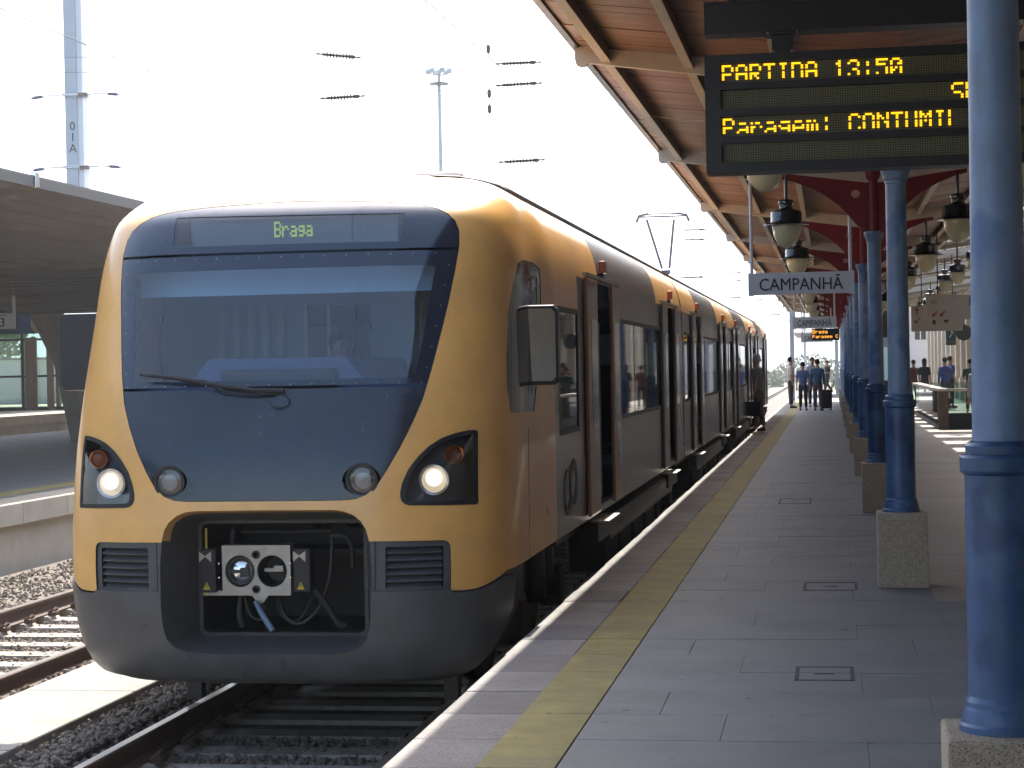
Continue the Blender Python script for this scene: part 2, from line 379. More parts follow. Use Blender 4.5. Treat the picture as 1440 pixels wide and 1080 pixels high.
# loose ballast stones
def stones(regions, name):
    ico = bmesh.new(); bmesh.ops.create_icosphere(ico, subdivisions=1, radius=1); bv = np.array([v.co[:] for v in ico.verts]); bf = np.array([[v.index for v in f.verts] for f in ico.faces]); ico.free()
    V = []; F = []; off = 0
    for (x0, x1, y0, y1, z, dens, s0, s1, ztop) in regions:
        n = int((x1-x0)*(y1-y0)*dens)
        c = np.random.rand(n, 3)*[x1-x0, y1-y0, 1]+[x0, y0, 0]
        c[:,2] = z+c[:,2]*ztop
        s = s0+(s1-s0)*np.random.rand(n)**1.5
        for i in range(n):
            a = np.random.rand(3)*6.28
            ca, sa, cb, sb = math.cos(a[0]), math.sin(a[0]), math.cos(a[1]), math.sin(a[1])
            Rm = np.array([[ca,-sa,0],[sa,ca,0],[0,0,1]])@np.array([[cb,0,sb],[0,1,0],[-sb,0,cb]])
            v = (bv*(.72+.5*np.random.rand(len(bv),1)))*[1, .75, .6]
            V.append(v@Rm.T*s[i]+c[i]); F.append(bf+off); off += len(bv)
    V = np.concatenate(V); F = np.concatenate(F)
    me = bpy.data.meshes.new(name); me.from_pydata(V.tolist(), [], F.tolist()); me.materials.append(M['stone'])
    o = bpy.data.objects.new(name, me); COL.objects.link(o); return o
def zone(x0, x1, y0, y1, d=620, z=-.905): return (x0, x1, y0, y1, z, d, .018, .036, .045)
MB().box(-4.93, -4.62, 9, 40, -.9, -.735).build('ballast_shoulder', M['ballast'])['kind'] = 'structure'
regs = [zone(-4.95,-4.60,10.2,16.5,1000,-.74), zone(-4.60,-4.45,10.2,16,1100,-.80), zone(-6.0,-5.8,12.5,20,900,-.76), zone(-4.25,-2.7,10.6,12.9,800), zone(-2.5,-1.95,10.6,14,600), zone(-7.9,-6.3,12.5,24), zone(-6.15,-5.82,12.5,20,700), zone(-8.7,-8.1,15,24,450), zone(-10.2,-8.7,18,26,260)]
o = stones(regs, 'ballast_stones'); tag(o, 'grey brown crushed stone ballast around the sleepers', 'ballast', kind='stuff')
# concrete cable duct between the tracks
dz = -.64
cd = empty('cable_duct', (-5.36, 9, dz), 'row of flat pale concrete covers between the two tracks', None, None, 'structure')
y = 0
for i in range(22):
    L = 2.15
    b = MB().cbox(-.42, .42, y+.006, y+L-.006, -.12, 0, .012).build('concrete_cover', M['concrete'], cd); b.rotation_euler = (0, random.uniform(-.004,.004), 0)
    y += L
# --- right platform
pf = empty('platform', (0, 0, 0), 'grey paved platform with yellow safety line beside the train', None, None, 'structure')
MB().box(EDGE+.05, 5.6, -40, 112, -1.0, -.05).build('platform_body', M['concrete'], pf)
MB().box(EDGE+.01, 5.6, -40, 112, -.05, -.012).build('joint_bed', M['joint'], pf)
MB().box(EDGE+.04, EDGE+.09, -40, 112, -.95, -.13).build('platform_face', M['wallstone'], pf)
cs = MB().cbox(0, .395, .004, .616, -.13, 0, .012)
c0 = None; y = 4.0; k = 0
while y < 112:
    dx = random.uniform(-.006,.006) if y > 11 else (.012 if y < 10.55 else 0)
    if c0 is None: c0 = cs.build('coping_stone', M['coping'], pf, loc=(EDGE, y, 0))
    else: link_copy(c0, (EDGE+dx, y, random.uniform(-.003,.001)), pf)
    y += .62
# yellow line: painted tiles .32 wide
ys = MB().cbox(0, .32, .003, .617, -.05, .001, .004); y0 = None; y = 4.
while y < 112:
    if y0 is None: y0 = ys.build('yellow_tile', M['yelpaint'], pf, loc=(-1.44, y, 0))
    elif y < 60: link_copy(y0, (-1.44, y, random.uniform(-.002,.001)), pf)
    y += .62
MB().box(-1.44, -1.12, 60.42, 112, -.05, 0).build('yellow_line', M['yelpaint'], pf)
# paving slabs
base = {}
def slab(w, warm=False):
    w_ = w; w = (w_, warm)
    if w not in base:
        base[w] = MB().cbox(0.001, w_-.001, .001, .619, -.04, 0, .002).build('paving_slab', M['warmpaving' if warm else 'paving'], pf, loc=(0,-50,0)); base[w].hide_render = False
        return base[w], True
    return base[w], False
row = 0; y = 4.0; cnt = 0
while y < 112:
    if y < 34.9:
        x = -1.115; sh = (.0, .62, .31)[row % 3]
        xm = min(5.2, .1*y+.6)
        if sh: 
            s, new = slab(sh)
            if new: s.location = (x, y, 0)
            else: link_copy(s, (x, y, random.uniform(-.0015,.0015)), pf)
            x += sh
        while x < min(xm, .60):
            wd = min(1.24, .66-x)
            wd = 1.24 if wd > 1.2 else round(wd, 3)
            s, new = slab(wd)
            if new: s.location = (x, y, 0)
            else: link_copy(s, (x, y, random.uniform(-.0015,.0015)), pf)
            x += wd
        x = .66
        while x < xm:
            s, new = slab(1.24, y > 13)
            if new: s.location = (x, y, 0)
            else: link_copy(s, (x, y, random.uniform(-.0015,.0015)), pf)
            x += 1.24; cnt += 1
        if x < 5.4: pass
    row += 1; y += .62
# beyond 35 m the slabs are too small to tell apart
pm = MB()
pm.box(-1.115, .98, 35.0, 112, -.04, 0)
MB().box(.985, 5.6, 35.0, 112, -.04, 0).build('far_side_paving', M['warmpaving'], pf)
o = pm.build('far_paving', M['paving'], pf)
MB().box(4.2, 5.6, -40, 34.98, -.04, 0).build('side_paving', M['paving'], pf)
MB().box(-1.115, 5.6, -40, 3.98, -.04, 0).build('near_paving', M['paving'], pf)
# inspection covers
def cover(x0, x1, y0, y1):
    c = MB()
    c.box(x0, x1, y0, y0+.02, -.02, .003); c.box(x0, x1, y1-.02, y1, -.02, .003); c.box(x0, x0+.02, y0, y1, -.02, .003); c.box(x1-.02, x1, y0, y1, -.02, .003)
    f = c.build('inspection_cover', M['joint'], pf)
    MB().box((x0+x1)/2-.05, (x0+x1)/2+.05, (y0+y1)/2-.012, (y0+y1)/2+.012, 0, .003).build('lifting_slot', M['black'], f)
cover(-.21, .09, 9.95, 10.4); cover(-.22, .16, 13.9, 14.4); cover(-.62, -.25, 22.5, 23.4)
# --- left platform (beyond the empty track)
p2 = empty('platform', (-10.4, 0, 0), 'shaded left platform with a pale kerb and faded yellow line', None, None, 'structure')
def P2(m, name, mt): return m.build(name, mt, p2)
P2(MB().box(-12.6, -.12, 8, 140, -1.0, -.30), 'platform_wall', M['wallstone'])
P2(MB().box(-12.6, -.62, 8, 140, -.30, 0), 'paving', M['paving'])
kb = MB().cbox(-.6, .03, .006, 1.494, -.28, .0, .012); k0 = None; y = 12.
while y < 60:
    if k0 is None: k0 = kb.build('kerb_stone', M['wallstone'], p2, loc=(0, y, 0))
    else: link_copy(k0, (0, y, 0), p2)
    y += 1.5
P2(MB().box(-.6, .02, 60.01, 140, -.28, 0), 'far_kerb', M['wallstone'])
P2(MB().box(-1.15, -.75, 8, 140, .001, .005), 'yellow_line', M['yelpaint'])
# platform farther left
p3 = empty('platform', (-26, 0, 0), 'farther left platform with a low cream wall facing the tracks', None, None, 'structure')
MB().box(-30, .0, 20, 160, -1.0, .10).build('platform_wall', M['wallstone'], p3)
MB().box(-30, .04, 20, 160, .10, .40).build('platform_edge', M['plaster'], p3)
# yard buffer and greenery dots are far beyond the train: a yellow point indicator
MB().box(-30, 40, 260, 900, -.95, -.75).build('far_ground', M['earth'])['kind'] = 'structure'
# ================================================================ TRAIN
train = empty('commuter_train', (TXC, 11.6, -.65), 'yellow and grey electric commuter train standing at the platform with open doors', 'train')
TI = Vector((TXC, 11.6, -.65))
def TB(mb, name, mt, parent=None, smooth=False, fixn=True):
    """build in world coordinates, parent to the train"""
    p = parent or train
    o = mb.build(name, mt, None, smooth, fixn=fixn); o.parent = p
    q = p; off = Vector((0,0,0))
    while q: off += Vector(q.location); q = q.parent
    o.location = -off if p is train else -off
    return o
def TX(name, body, mt, size, loc, parent, **k):
    off = Vector((0,0,0)); q = parent
    while q: off += Vector(q.location); q = q.parent
    return text_obj(name, body, mt, size, Vector(loc)-off, parent, **k)
KS = 1.75     # metres per unit s, only to keep triangles even
def smooth_closed(pts, it=2):
    for _ in range(it):
        out = []
        for i in range(len(pts)):
            a, b = pts[i], pts[(i+1) % len(pts)]
            out += [(a[0]*.75+b[0]*.25, a[1]*.75+b[1]*.25), (a[0]*.25+b[0]*.75, a[1]*.25+b[1]*.75)]
        pts = out
    return pts
def round_poly(pts, r, n=5):
    """round the corners of a polygon; r metres, pts in (s,z)"""
    P = [Vector((p[0]*KS, p[1])) for p in pts]; out = []
    for i in range(len(P)):
        a, b, c = P[i-1], P[i], P[(i+1) % len(P)]
        rr = r[i] if isinstance(r, (list, tuple)) else r
        u, v = (a-b), (c-b); d = min(rr, u.length*.48, v.length*.48)
        if d < .002: out.append(b); continue
        p0, p1 = b+u.normalized()*d, b+v.normalized()*d
        for k in range(n+1):
            t = k/n; out.append(p0*(1-t)**2+b*2*t*(1-t)+p1*t*t)
    return [(p.x/KS, p.y) for p in out]
def mir(pts): return [(-s, z) for s, z in pts][::-1]
def dens(pts, step=.035):
    out = []
    for i in range(len(pts)):
        a, b = pts[i], pts[(i+1) % len(pts)]
        L = math.hypot((b[0]-a[0])*KS, b[1]-a[1]); n = max(1, int(L/step))
        for k in range(n): out.append((a[0]+(b[0]-a[0])*k/n, a[1]+(b[1]-a[1])*k/n))
    return out
def pip(p, poly):
    x, y = p; c = False; n = len(poly); j = n-1
    for i in range(n):
        xi, yi = poly[i]; xj, yj = poly[j]
        if (yi > y) != (yj > y) and x < (xj-xi)*(y-yi)/(yj-yi)+xi: c = not c
        j = i
    return c
def inset(pts, d):
    P = [Vector((p[0]*KS, p[1])) for p in pts]; n = len(P); A = sum(P[i].x*P[(i+1) % n].y-P[(i+1) % n].x*P[i].y for i in range(n)); sg = 1 if A > 0 else -1
    out = []
    for i in range(n):
        a, b, c = P[i-1], P[i], P[(i+1) % n]
        t = (c-a).normalized(); nn = Vector((-t.y, t.x))*sg
        out.append(b+nn*d)
    return [(p.x/KS, p.y) for p in out]
def circ(c, r, n=28): return [(c[0]+r*math.cos(2*PI*k/n)/KS, c[1]+r*math.sin(2*PI*k/n)) for k in range(n)]

# ---- outlines in (s, z)
half = [(0.0,2.731),(.1,2.727),(.207,2.717),(.30,2.706),(.37,2.694),(.43,2.676),(.472,2.650),(.503,2.612),(.525,2.566),(.537,2.50),(.536,2.40),(.522,2.236),(.506,2.053),(.484,1.827),(.461,1.605),(.440,1.430),(.412,1.279),(.379,1.130),(.346,1.002),(.317,.904),(.288,.849),(.258,.824),(.219,.817),(0,.817)]
panel = half+[(-s, z) for s, z in half[::-1] if s > 0]
dz1, dz2 = 2.378, 1.515
gl = round_poly([(-.463,2.272),(.463,2.272),(.415,1.562),(-.415,1.562)], .03)
headR = round_poly([(.606,1.226),(.576,1.226),(.534,1.211),(.494,1.184),(.458,1.136),(.428,1.073),(.402,.999),(.385,.913),(.379,.845),(.384,.801),(.400,.780),(.492,.774),(.606,.768)], .02, 3)
rec_half = [(0,.762),(.195,.760),(.225,.752),(.25,.730),(.272,.690),(.286,.640),(.293,.576),(.299,.42),(.301,.05),(.295,-.03),(.275,-.085),(.235,-.113),(.19,-.120),(0,-.122)]
recess = rec_half+[(-s, z) for s, z in rec_half[::-1] if s > 0]
louvR = round_poly([(.309,.566),(.517,.562),(.520,.255),(.309,.262)], [.01,.045,.01,.01])
fogR = circ((.274,.940), .093)
cabR = round_poly([(.83,2.30),(.91,2.335),(1.25,2.335),(1.50,2.30),(1.50,2.04),(1.43,1.79),(1.32,1.47),(1.23,1.31),(.765,1.32),(.742,1.483),(.735,1.687),(.742,1.964),(.775,2.153)], .03, 3)
# lower edge of the yellow shell against the bumper, and the skirt rising along the side
def yel_bot(s):
    s = abs(s)
    return lerp_tab([(0,.250),(.52,.250),(.60,.252),(.685,.30),(.735,.338),(1.0,.352),(2,.352)], s)
bumper_split = .235
ZTOP = 2.998
top_line = [(-1.999+3.998*i/120, ZTOP) for i in range(121)]
bot_line = [(-1.999+3.998*i/120, yel_bot(-1.999+3.998*i/120)) for i in range(121)]
outer = bot_line+top_line[::-1]
rings = {'outer': outer, 'panel': dens(panel), 'headR': dens(headR), 'headL': dens(mir(headR)), 'cabR': dens(cabR), 'cabL': dens(mir(cabR)), 'recess': dens([p for p in recess if True]), 'louvR': dens(louvR), 'louvL': dens(mir(louvR))}
pts = []; edges = []
def addring(r):
    o = len(pts); pts.extend([Vector((p[0]*KS, p[1])) for p in r]); n = len(r); edges.extend([(o+i, o+(i+1) % n) for i in range(n)])
# recess polygon above the shell's lower edge only
def clipz(poly, z, keep_above=True):
    out = []
    for i in range(len(poly)):
        a, b = poly[i], poly[(i+1) % len(poly)]
        ia, ib = (a[1] >= z) == keep_above, (b[1] >= z) == keep_above
        if ia: out.append(a)
        if ia != ib:
            t = (z-a[1])/(b[1]-a[1]); out.append((a[0]+(b[0]-a[0])*t, z))
    return out
shell_outer = None
louv_all = [louvR, mir(louvR)]
# grid
def cdt_mesh(ringlist, test, name, mt, parent=None, step=.055, off=0, zr=(-.31, 2.996), sr=(-1.999, 1.999), extra=(), mats=None, matf=None):
    global pts, edges
    pts = []; edges = []
    for r in ringlist: addring(r)
    z = zr[0]; row = 0
    while z < zr[1]:
        st = step if abs(z) < 2.4 else step*.7
        n = int((sr[1]-sr[0])*KS/step)
        for i in range(n+1):
            s = sr[0]+(sr[1]-sr[0])*(i+(.5 if row % 2 else 0))/n
            if s > sr[1]: continue
            p = Vector((s*KS, z))
            if test((s, z)): pts.append(p)
        z += st if z < 2.72 else (step*.35 if z < 2.9 else step*.16); row += 1
    vo, eo, fo, _, _, _ = delaunay_2d_cdt(pts, edges, [], 0, 1e-5)
    V = [(v.x/KS, v.y) for v in vo]
    F = []; mi = []
    for f in fo:
        c = (sum(V[i][0] for i in f)/len(f), sum(V[i][1] for i in f)/len(f))
        if test(c): F.append(f); mi.append(matf(c) if matf else 0)
    used = sorted({i for f in F for i in f}); mp = {k: j for j, k in enumerate(used)}
    P = []; NN = []
    for k in used:
        s, z = V[k]; p = nose(s, z); n_ = nose_n(s, z)
        P.append([p[i]+n_[i]*off for i in range(3)]); NN.append(n_)
    me = bpy.data.meshes.new(name)
    FF = []
    for f in F:
        g = [mp[i] for i in f]
        a, b, c = (Vector(P[i]) for i in g[:3])
        if (b-a).cross(c-a).dot(Vector(NN[g[0]])) < 0: g = g[::-1]
        FF.append(g)
    me.from_pydata(P, [], FF)
    for m_ in (mats or [mt]): me.materials.append(m_)
    if mats: me.polygons.foreach_set('material_index', mi)
    me.polygons.foreach_set('use_smooth', [True]*len(me.polygons))
    me.normals_split_custom_set_from_vertices(NN)
    o = bpy.data.objects.new(name, me); COL.objects.link(o); p = parent or train; o.parent = p
    q = p; offv = Vector((0,0,0))
    while q: offv += Vector(q.location); q = q.parent
    o.location = -offv
    return o
def band(ring, o0, o1, name, mt, parent=None, inner=None):
    """wall between two offsets along an outline"""
    m = MB(); n = len(ring); r2 = inner or ring
    for (s, z), (s2, z2) in zip(ring, r2):
        p, nn = nose(s, z), nose_n(s, z); q = nose(s2, z2)
        m.v.append(tuple(p[i]+nn[i]*o0 for i in range(3))); m.v.append(tuple(q[i]+nn[i]*o1 for i in range(3)))
    for i in range(n): m.f.append((2*i, 2*i+1, (2*((i+1) % n))+1, 2*((i+1) % n))); m.m.append(0)
    return TB(m, name, mt, parent, smooth=50)
E_ = 1e-6
def in_shell(c):
    if not (yel_bot(c[0])-E_ < c[1] < ZTOP+E_): return False
    if abs(c[0]) < .56 and pip(c, panel): return False
    for h in (headR, louvR, cabR):
        if pip((abs(c[0]), c[1]), h): return False
    if abs(c[0]) < .31 and c[1] < .77:
        if pip(c, recess): return False
        if c[1] < .566 and abs(c[0]) < .312: return False
    if abs(c[0]) < .522 and c[1] < .268: return False
    return True
# the orange shell stops beside the recess above the louvre: lower strip between recess and louvre is grey
stripR = [(.285,.566),(.312,.566),(.312,.25),(.285,.25)]
rl = [outer, dens(panel), dens(headR), dens(mir(headR)), dens(cabR), dens(mir(cabR)), dens(clipz(recess, .2)), dens(louvR), dens(mir(louvR)), dens(stripR), dens(mir(stripR))]
shell = cdt_mesh(rl, in_shell, 'nose_shell', M['yellow'], zr=(.25, 2.998))
# lip around the recess in orange, and edges given depth
for rg in (panel,): band(dens(rg), .0, -.012, 'panel_rebate', M['black'])
# nose panel (below windscreen), display panel above, frit around the glass
def sub(poly, z0, z1): return clipz(clipz(poly, z0, True), z1, False)
pl = sub(panel, 0, dz2-.006); pw = sub(panel, dz2+.006, dz1-.006); pt = sub(panel, dz1+.006, 3)
pl = inset(dens(pl, .03), .003); pw = inset(dens(pw, .03), .003); pt = inset(dens(pt, .03), .003)
fogL = mir(fogR)
o = cdt_mesh([pl, fogR, fogL], lambda c: pip(c, pl) and not pip(c, fogR) and not pip(c, fogL), 'nose_panel', M['panel'], off=-.002, zr=(.8,1.53), sr=(-.56,.56))
o['label'] = 'dark glossy panel below the windscreen'
TB(MB().add([nose(s, z, 0) and tuple(nose(s, z)[i]-nose_n(s, z)[i]*.012 for i in range(3)) for s, z in [(-.52,dz1+.02),(.52,dz1+.02),(.52,dz1-.02),(-.52,dz1-.02)]], [(0,1,2,3)]), 'seam_seal', M['rubber'])
wsc = cdt_mesh([pw, dens(gl, .03)], lambda c: pip(c, pw) and not pip(c, gl), 'windscreen_frame', M['frit'], off=-.002, zr=(1.5,2.4), sr=(-.56,.56))
cdt_mesh([dens(gl, .03)], lambda c: pip(c, gl), 'windscreen', M['screen'], wsc, off=-.003, zr=(1.5,2.4), sr=(-.56,.56), step=.09)
dsp = round_poly([(-.368,2.640),(.368,2.606+.012),(.358,2.430),(-.345,2.436)], .006)
dp = cdt_mesh([pt, dens(dsp)], lambda c: pip(c, pt) and not pip(c, dsp), 'display_panel', M['frit'], off=-.002, zr=(2.37,2.74), sr=(-.56,.56))
M['dispglass'] = mat('destination_display_face', (.055,.065,.10), .22, var=.25, vscale=60, stretch=(4,1,1), coat=.5)
cdt_mesh([dens(dsp)], lambda c: pip(c, dsp), 'display_face', M['screen'], dp, off=-.006, zr=(2.4,2.66), sr=(-.4,.4))
TB(MB().box(TXC-.70, TXC+.70, 12.44, 12.47, 2.36, 2.66), 'display_unit', M['dispglass'], dp)
# bolts along the frame
bt = MB()
def bolt(s, z, r=.006):
    p, n_ = Vector(nose(s, z)), Vector(nose_n(s, z)); a = n_.orthogonal().normalized(); b = n_.cross(a)
    q = [p+(a*math.cos(k*PI/3)+b*math.sin(k*PI/3))*r+n_*.001 for k in range(6)]+[p+n_*.004]
    bt.add(q, [(k, (k+1) % 6, 6) for k in range(6)])
for i in range(-7, 8):
    bolt(i*.066, dz1-.03, .0045); bolt(i*.062, dz2+.016, .0045)
for i in range(6):
    z = 1.62+i*.13; w = lerp_tab([(1.5,.437),(2.3,.505)], z); bolt(w, z, .0045); bolt(-w, z, .0045)
for s, z in [(.600,1.215),(.545,1.20),(.475,1.145),(.415,1.01),(.390,.86),(.395,.80),(.49,.785),(.598,.79),(.603,1.0)]:
    bolt(s, z, .0045); bolt(-s, z, .0045)
TB(bt, 'bolts', M['steel'], wsc)['kind'] = 'stuff'
# ---- destination lettering (dot matrix)
FONT = {
'P':"11110 10001 10001 11110 10000 10000 10000",'A':"01110 10001 10001 11111 10001 10001 10001",'R':"11110 10001 10001 11110 10100 10010 10001",'T':"11111 00100 00100 00100 00100 00100 00100",
'I':"01110 00100 00100 00100 00100 00100 01110",'D':"11110 10001 10001 10001 10001 10001 11110",'1':"00100 01100 00100 00100 00100 00100 01110",'3':"01110 10001 00001 00110 00001 10001 01110",
':':"00000 00100 00100 00000 00100 00100 00000",'5':"11111 10000 11110 00001 00001 10001 01110",'0':"01110 10001 10011 10101 11001 10001 01110",' ':"00000 00000 00000 00000 00000 00000 00000",
'a':"00000 00000 01110 00001 01111 10001 01111",'r':"00000 00000 10110 11001 10000 10000 10000",'g':"00000 00000 01111 10001 01111 00001 01110",'e':"00000 00000 01110 10001 11111 10000 01110",
'm':"00000 00000 11010 10101 10101 10101 10101",'C':"01110 10001 10000 10000 10000 10001 01110",'O':"01110 10001 10001 10001 10001 10001 01110",'N':"10001 11001 10101 10011 10001 10001 10001",
'U':"10001 10001 10001 10001 10001 10001 01110",'M':"10001 11011 10101 10101 10001 10001 10001",'L':"10000 10000 10000 10000 10000 10000 11111",'S':"01111 10000 10000 01110 00001 00001 11110",'E':"11111 10000 10000 11110 10000 10000 11111",
'B':"11110 10001 10001 11110 10001 10001 11110"}
def dots(mb, text, x0, zt, pitch, fn, skip=(), fill=.82, adv=6, bold=1, sx=1, gap=0):
    for ci, ch in enumerate(text):
        rows = FONT[ch].split()
        for r in range(7):
            if r in skip: continue
            for c in range(5):
                if rows[r][c] == '1':
                    x = x0+(ci*adv+c)*pitch*sx; z = zt-(r+(gap if r > 2 else 0))*pitch; h = pitch*fill/2
                    mb.add([fn(x-h*bold*sx, z-h), fn(x+h*bold*sx, z-h), fn(x+h*bold*sx, z+h), fn(x-h*bold*sx, z+h)], [(0,1,2,3)])
lm = MB()
def nf(s, z):
    p, n_ = nose(s, z), nose_n(s, z); return tuple(p[i]+n_[i]*.001 for i in range(3))
def nf2(x, z): return (TXC+x, 12.436, z)
dots(lm, 'Braga', -.125, 2.592, .0148, nf2, fill=.97, bold=1.35, adv=5.8, sx=.62)
TB(lm, 'destination_lettering', M['ledgreen'], dp, fixn=False)['kind'] = 'stuff'
# ---- headlights
M['lampback'] = mat('lamp_housing_grey', (.16,.17,.20), .4)
M['lampcore'] = mat('headlamp_core', (.9,.85,.75), .3, emit=(1,.93,.8), estr=.8)
def headlight(sg, first=None):
    ring = dens(headR, .03) if sg > 0 else dens(mir(headR), .03)
    core = inset(dens(headR, .03), .026); core = core if sg > 0 else mir(core)
    fr = cdt_mesh([ring, core], lambda c: pip(c, ring) and not pip(c, core), 'headlight', M['black'], off=.004, zr=(.76,1.24), sr=(.36,.65) if sg > 0 else (-.65,-.36))
    cdt_mesh([core], lambda c: pip(c, core), 'lens', M['lens'], fr, off=.001, zr=(.76,1.24), sr=(.36,.65) if sg > 0 else (-.65,-.36))
    # housing behind the lens
    band(core, .0, -.10, 'housing', M['board'], fr)
    hb_ = cdt_mesh([core], lambda c: pip(c, core), 'housing_back', M['lampback'], fr, off=-.10, zr=(.76,1.24), sr=(.36,.65) if sg > 0 else (-.65,-.36))
    def lamp(s, z, r, mt, name, ringm, dep):
        p = nose(sg*s, z); c = (p[0], p[1]+dep, p[2])
        e = TB(MB().lathe([(r,.05),(r,-.005),(r*.96,-.012),(r*.80,-.008),(r*.78,.01)], c, 28, 'y'), name+'_bezel', ringm, fr, smooth=40)
        TB(MB().lathe([(r*.80,.02),(r*.78,0),(r*.6,-.010),(r*.3,-.016),(.001,-.018)], c, 28, 'y'), name, mt, fr, smooth=60)
        if name == 'headlamp': TB(MB().lathe([(r*.55,-.0),(r*.5,-.018),(r*.3,-.024),(.001,-.026)], (c[0], c[1], c[2]+.012), 24, 'y'), 'lamp_core', M['lampcore'], fr, smooth=60)
        return c
    lamp(.470, .928, .098, M['headlamp'], 'headlamp', M['reflector'], .045)
    lamp(.528, 1.078, .062, M['amber'], 'indicator_lamp', M['amber'], .045)
    return fr
headlight(1); headlight(-1)
for sg in (1, -1):
    rg = fogR if sg > 0 else fogL
    p = nose(sg*.274, .940); c = (p[0], p[1]+.012, p[2])
    f = TB(MB().lathe([(.104,.03),(.104,-.008),(.100,-.014),(.082,-.013),(.080,.03)], c, 36, 'y'), 'fog_light', M['black'], smooth=40)
    TB(MB().lathe([(.082,.012),(.080,.0),(.055,-.006),(.001,-.008)], c, 32, 'y'), 'lens', M['lens'], f, smooth=60)
    TB(MB().lathe([(.081,-.0),(.06,.045),(.055,.05),(.001,.055)], c, 32, 'y', False), 'reflector', M['reflector'], f, smooth=60)
    TB(MB().lathe([(.052,.05),(.05,.01),(.03,.004),(.001,.002)], (c[0]+sg*.005, c[1], c[2]-.006), 28, 'y'), 'bulb_glass', mat('pale_lens', (.55,.53,.52), .3, var=.2, vscale=200), f, smooth=60)
# ---- side cab windows
for sg in (1, -1):
    rg = dens(cabR, .03) if sg > 0 else dens(mir(cabR), .03)
    sr = (.7,1.56) if sg > 0 else (-1.56,-.7)
    wr = round_poly([(1.02,2.24),(1.40,2.24),(1.36,1.9),(1.22,1.42),(1.02,1.42)], .03); wr = wr if sg > 0 else mir(wr)
    w = cdt_mesh([rg, dens(wr)], lambda c: pip(c, rg) and not pip(c, wr), 'cab_side_window', M['frit'], off=-.004, zr=(1.28,2.36), sr=sr)
    cdt_mesh([dens(wr)], lambda c: pip(c, wr), 'pane', M['carglass'], w, off=-.008, zr=(1.28,2.36), sr=sr)
    band(rg, .0, -.01, 'gasket', M['rubber'], w)
# ---- louvre grilles
for sg in (1, -1):
    rg = dens(louvR, .03) if sg > 0 else dens(mir(louvR), .03)
    hole = round_poly([(.338,.53),(.499,.526),(.500,.272),(.338,.276)], .012, 3); hole = hole if sg > 0 else mir(hole); hole = dens(hole, .05)
    f = cdt_mesh([rg, hole], lambda c: pip(c, rg) and not pip(c, hole), 'louvre_grille', M['bumper'], off=-.012, zr=(.25,.58), sr=(.3,.53) if sg > 0 else (-.53,-.3))
    band(rg, .001, -.012, 'surround', M['black'], f); band(hole, -.012, -.07, 'recess_wall', M['black'], f)
    cdt_mesh([hole], lambda c: pip(c, hole), 'backing', M['black'], f, off=-.065, zr=(.25,.58), sr=(.3,.53) if sg > 0 else (-.53,-.3), step=.08)
    for k in range(6):
        z = .503-k*.0435; m = MB(); n = 8
        for i in range(n+1):
            s = sg*(.341+(.497-.341)*i/n); p = nose(s, z); nn = nose_n(s, z)
            for (dn, dzz) in ((-.014, -.012),(-.05, .016),(-.054, .012),(-.018,-.018)):
                m.v.append((p[0]+nn[0]*dn, p[1]+nn[1]*dn, z+dzz))
        for i in range(n):
            for q in range(4): m.f.append((i*4+q, i*4+(q+1) % 4, (i+1)*4+(q+1) % 4, (i+1)*4+q)); m.m.append(0)
        m.f.append((0,1,2,3)); m.m.append(0); m.f.append((n*4,n*4+1,n*4+2,n*4+3)); m.m.append(0)
        TB(m, 'slat', M['bumper'], f)
# grey strip between recess and louvre
st = [(.290,.562),(.310,.562),(.310,.252),(.300,.252),(.2985,.42),(.2925,.562)]
for sg in (1, -1):
    a = [(.2935,.5655),(.3085,.5655),(.3085,.236),(.300,.236),(.2995,.40)]; a = dens(a if sg > 0 else mir(a), .02)
    cdt_mesh([a], lambda c: pip(c, a), 'pillar_trim', M['bumper'], off=-.004, zr=(.24,.56), sr=(.28,.32) if sg > 0 else (-.32,-.28))
# ---- bumper
BS = .80
def bump_top(s): return .262 if abs(s) < .524 else min(yel_bot(s)-.010, .30)
rb = dens(clipz(recess, bumper_split, False), .03)
bo = [(-BS+2*BS*i/80, -.318) for i in range(81)]; bto = [(-BS+2*BS*i/80, bump_top(-BS+2*BS*i/80)) for i in range(81)]
# the outer end curves back under the side
def bump_low(s):
    s = abs(s); return -.318 if s < .60 else -.318+((s-.60)/.20)**2*.42
bo = [(s, bump_low(s)) for s, _ in bo]
bring = bo+bto[::-1]
bum = cdt_mesh([bring, rb], lambda c: abs(c[0]) < BS and bump_low(c[0]) < c[1] < bump_top(c[0]) and not pip(c, recess), 'bumper', M['bumper'], off=.012, zr=(-.315,.29), sr=(-BS,BS), step=.05)
for sg in (1, -1):
    m = MB(); n = 40
    for i in range(n+1):
        s = sg*(.302+(BS-.302)*i/n); z = bump_top(s); p, nn = nose(s, z), nose_n(s, z)
        for o_ in (.012, -.10): m.v.append((p[0]+nn[0]*o_, p[1]+nn[1]*o_, z))
    for i in range(n): m.f.append((2*i, 2*i+1, 2*i+3, 2*i+2)); m.m.append(0)
    TB(m, 'bumper_ledge', M['bumper'], bum)
# bumper underside
m = MB(); n = 60
for i in range(n+1):
    s = -BS+2*BS*i/n; z = bump_low(s); p, nn = nose(s, z), nose_n(s, z)
    m.v.append((p[0]+nn[0]*.012, p[1]+nn[1]*.012, z+nn[2]*.012)); m.v.append((TXC+(p[0]-TXC)*.97, 12.9, z+.02))
for i in range(n): m.f.append((2*i, 2*i+1, 2*i+3, 2*i+2)); m.m.append(0)
TB(m, 'bumper_underside', M['black'], bum)
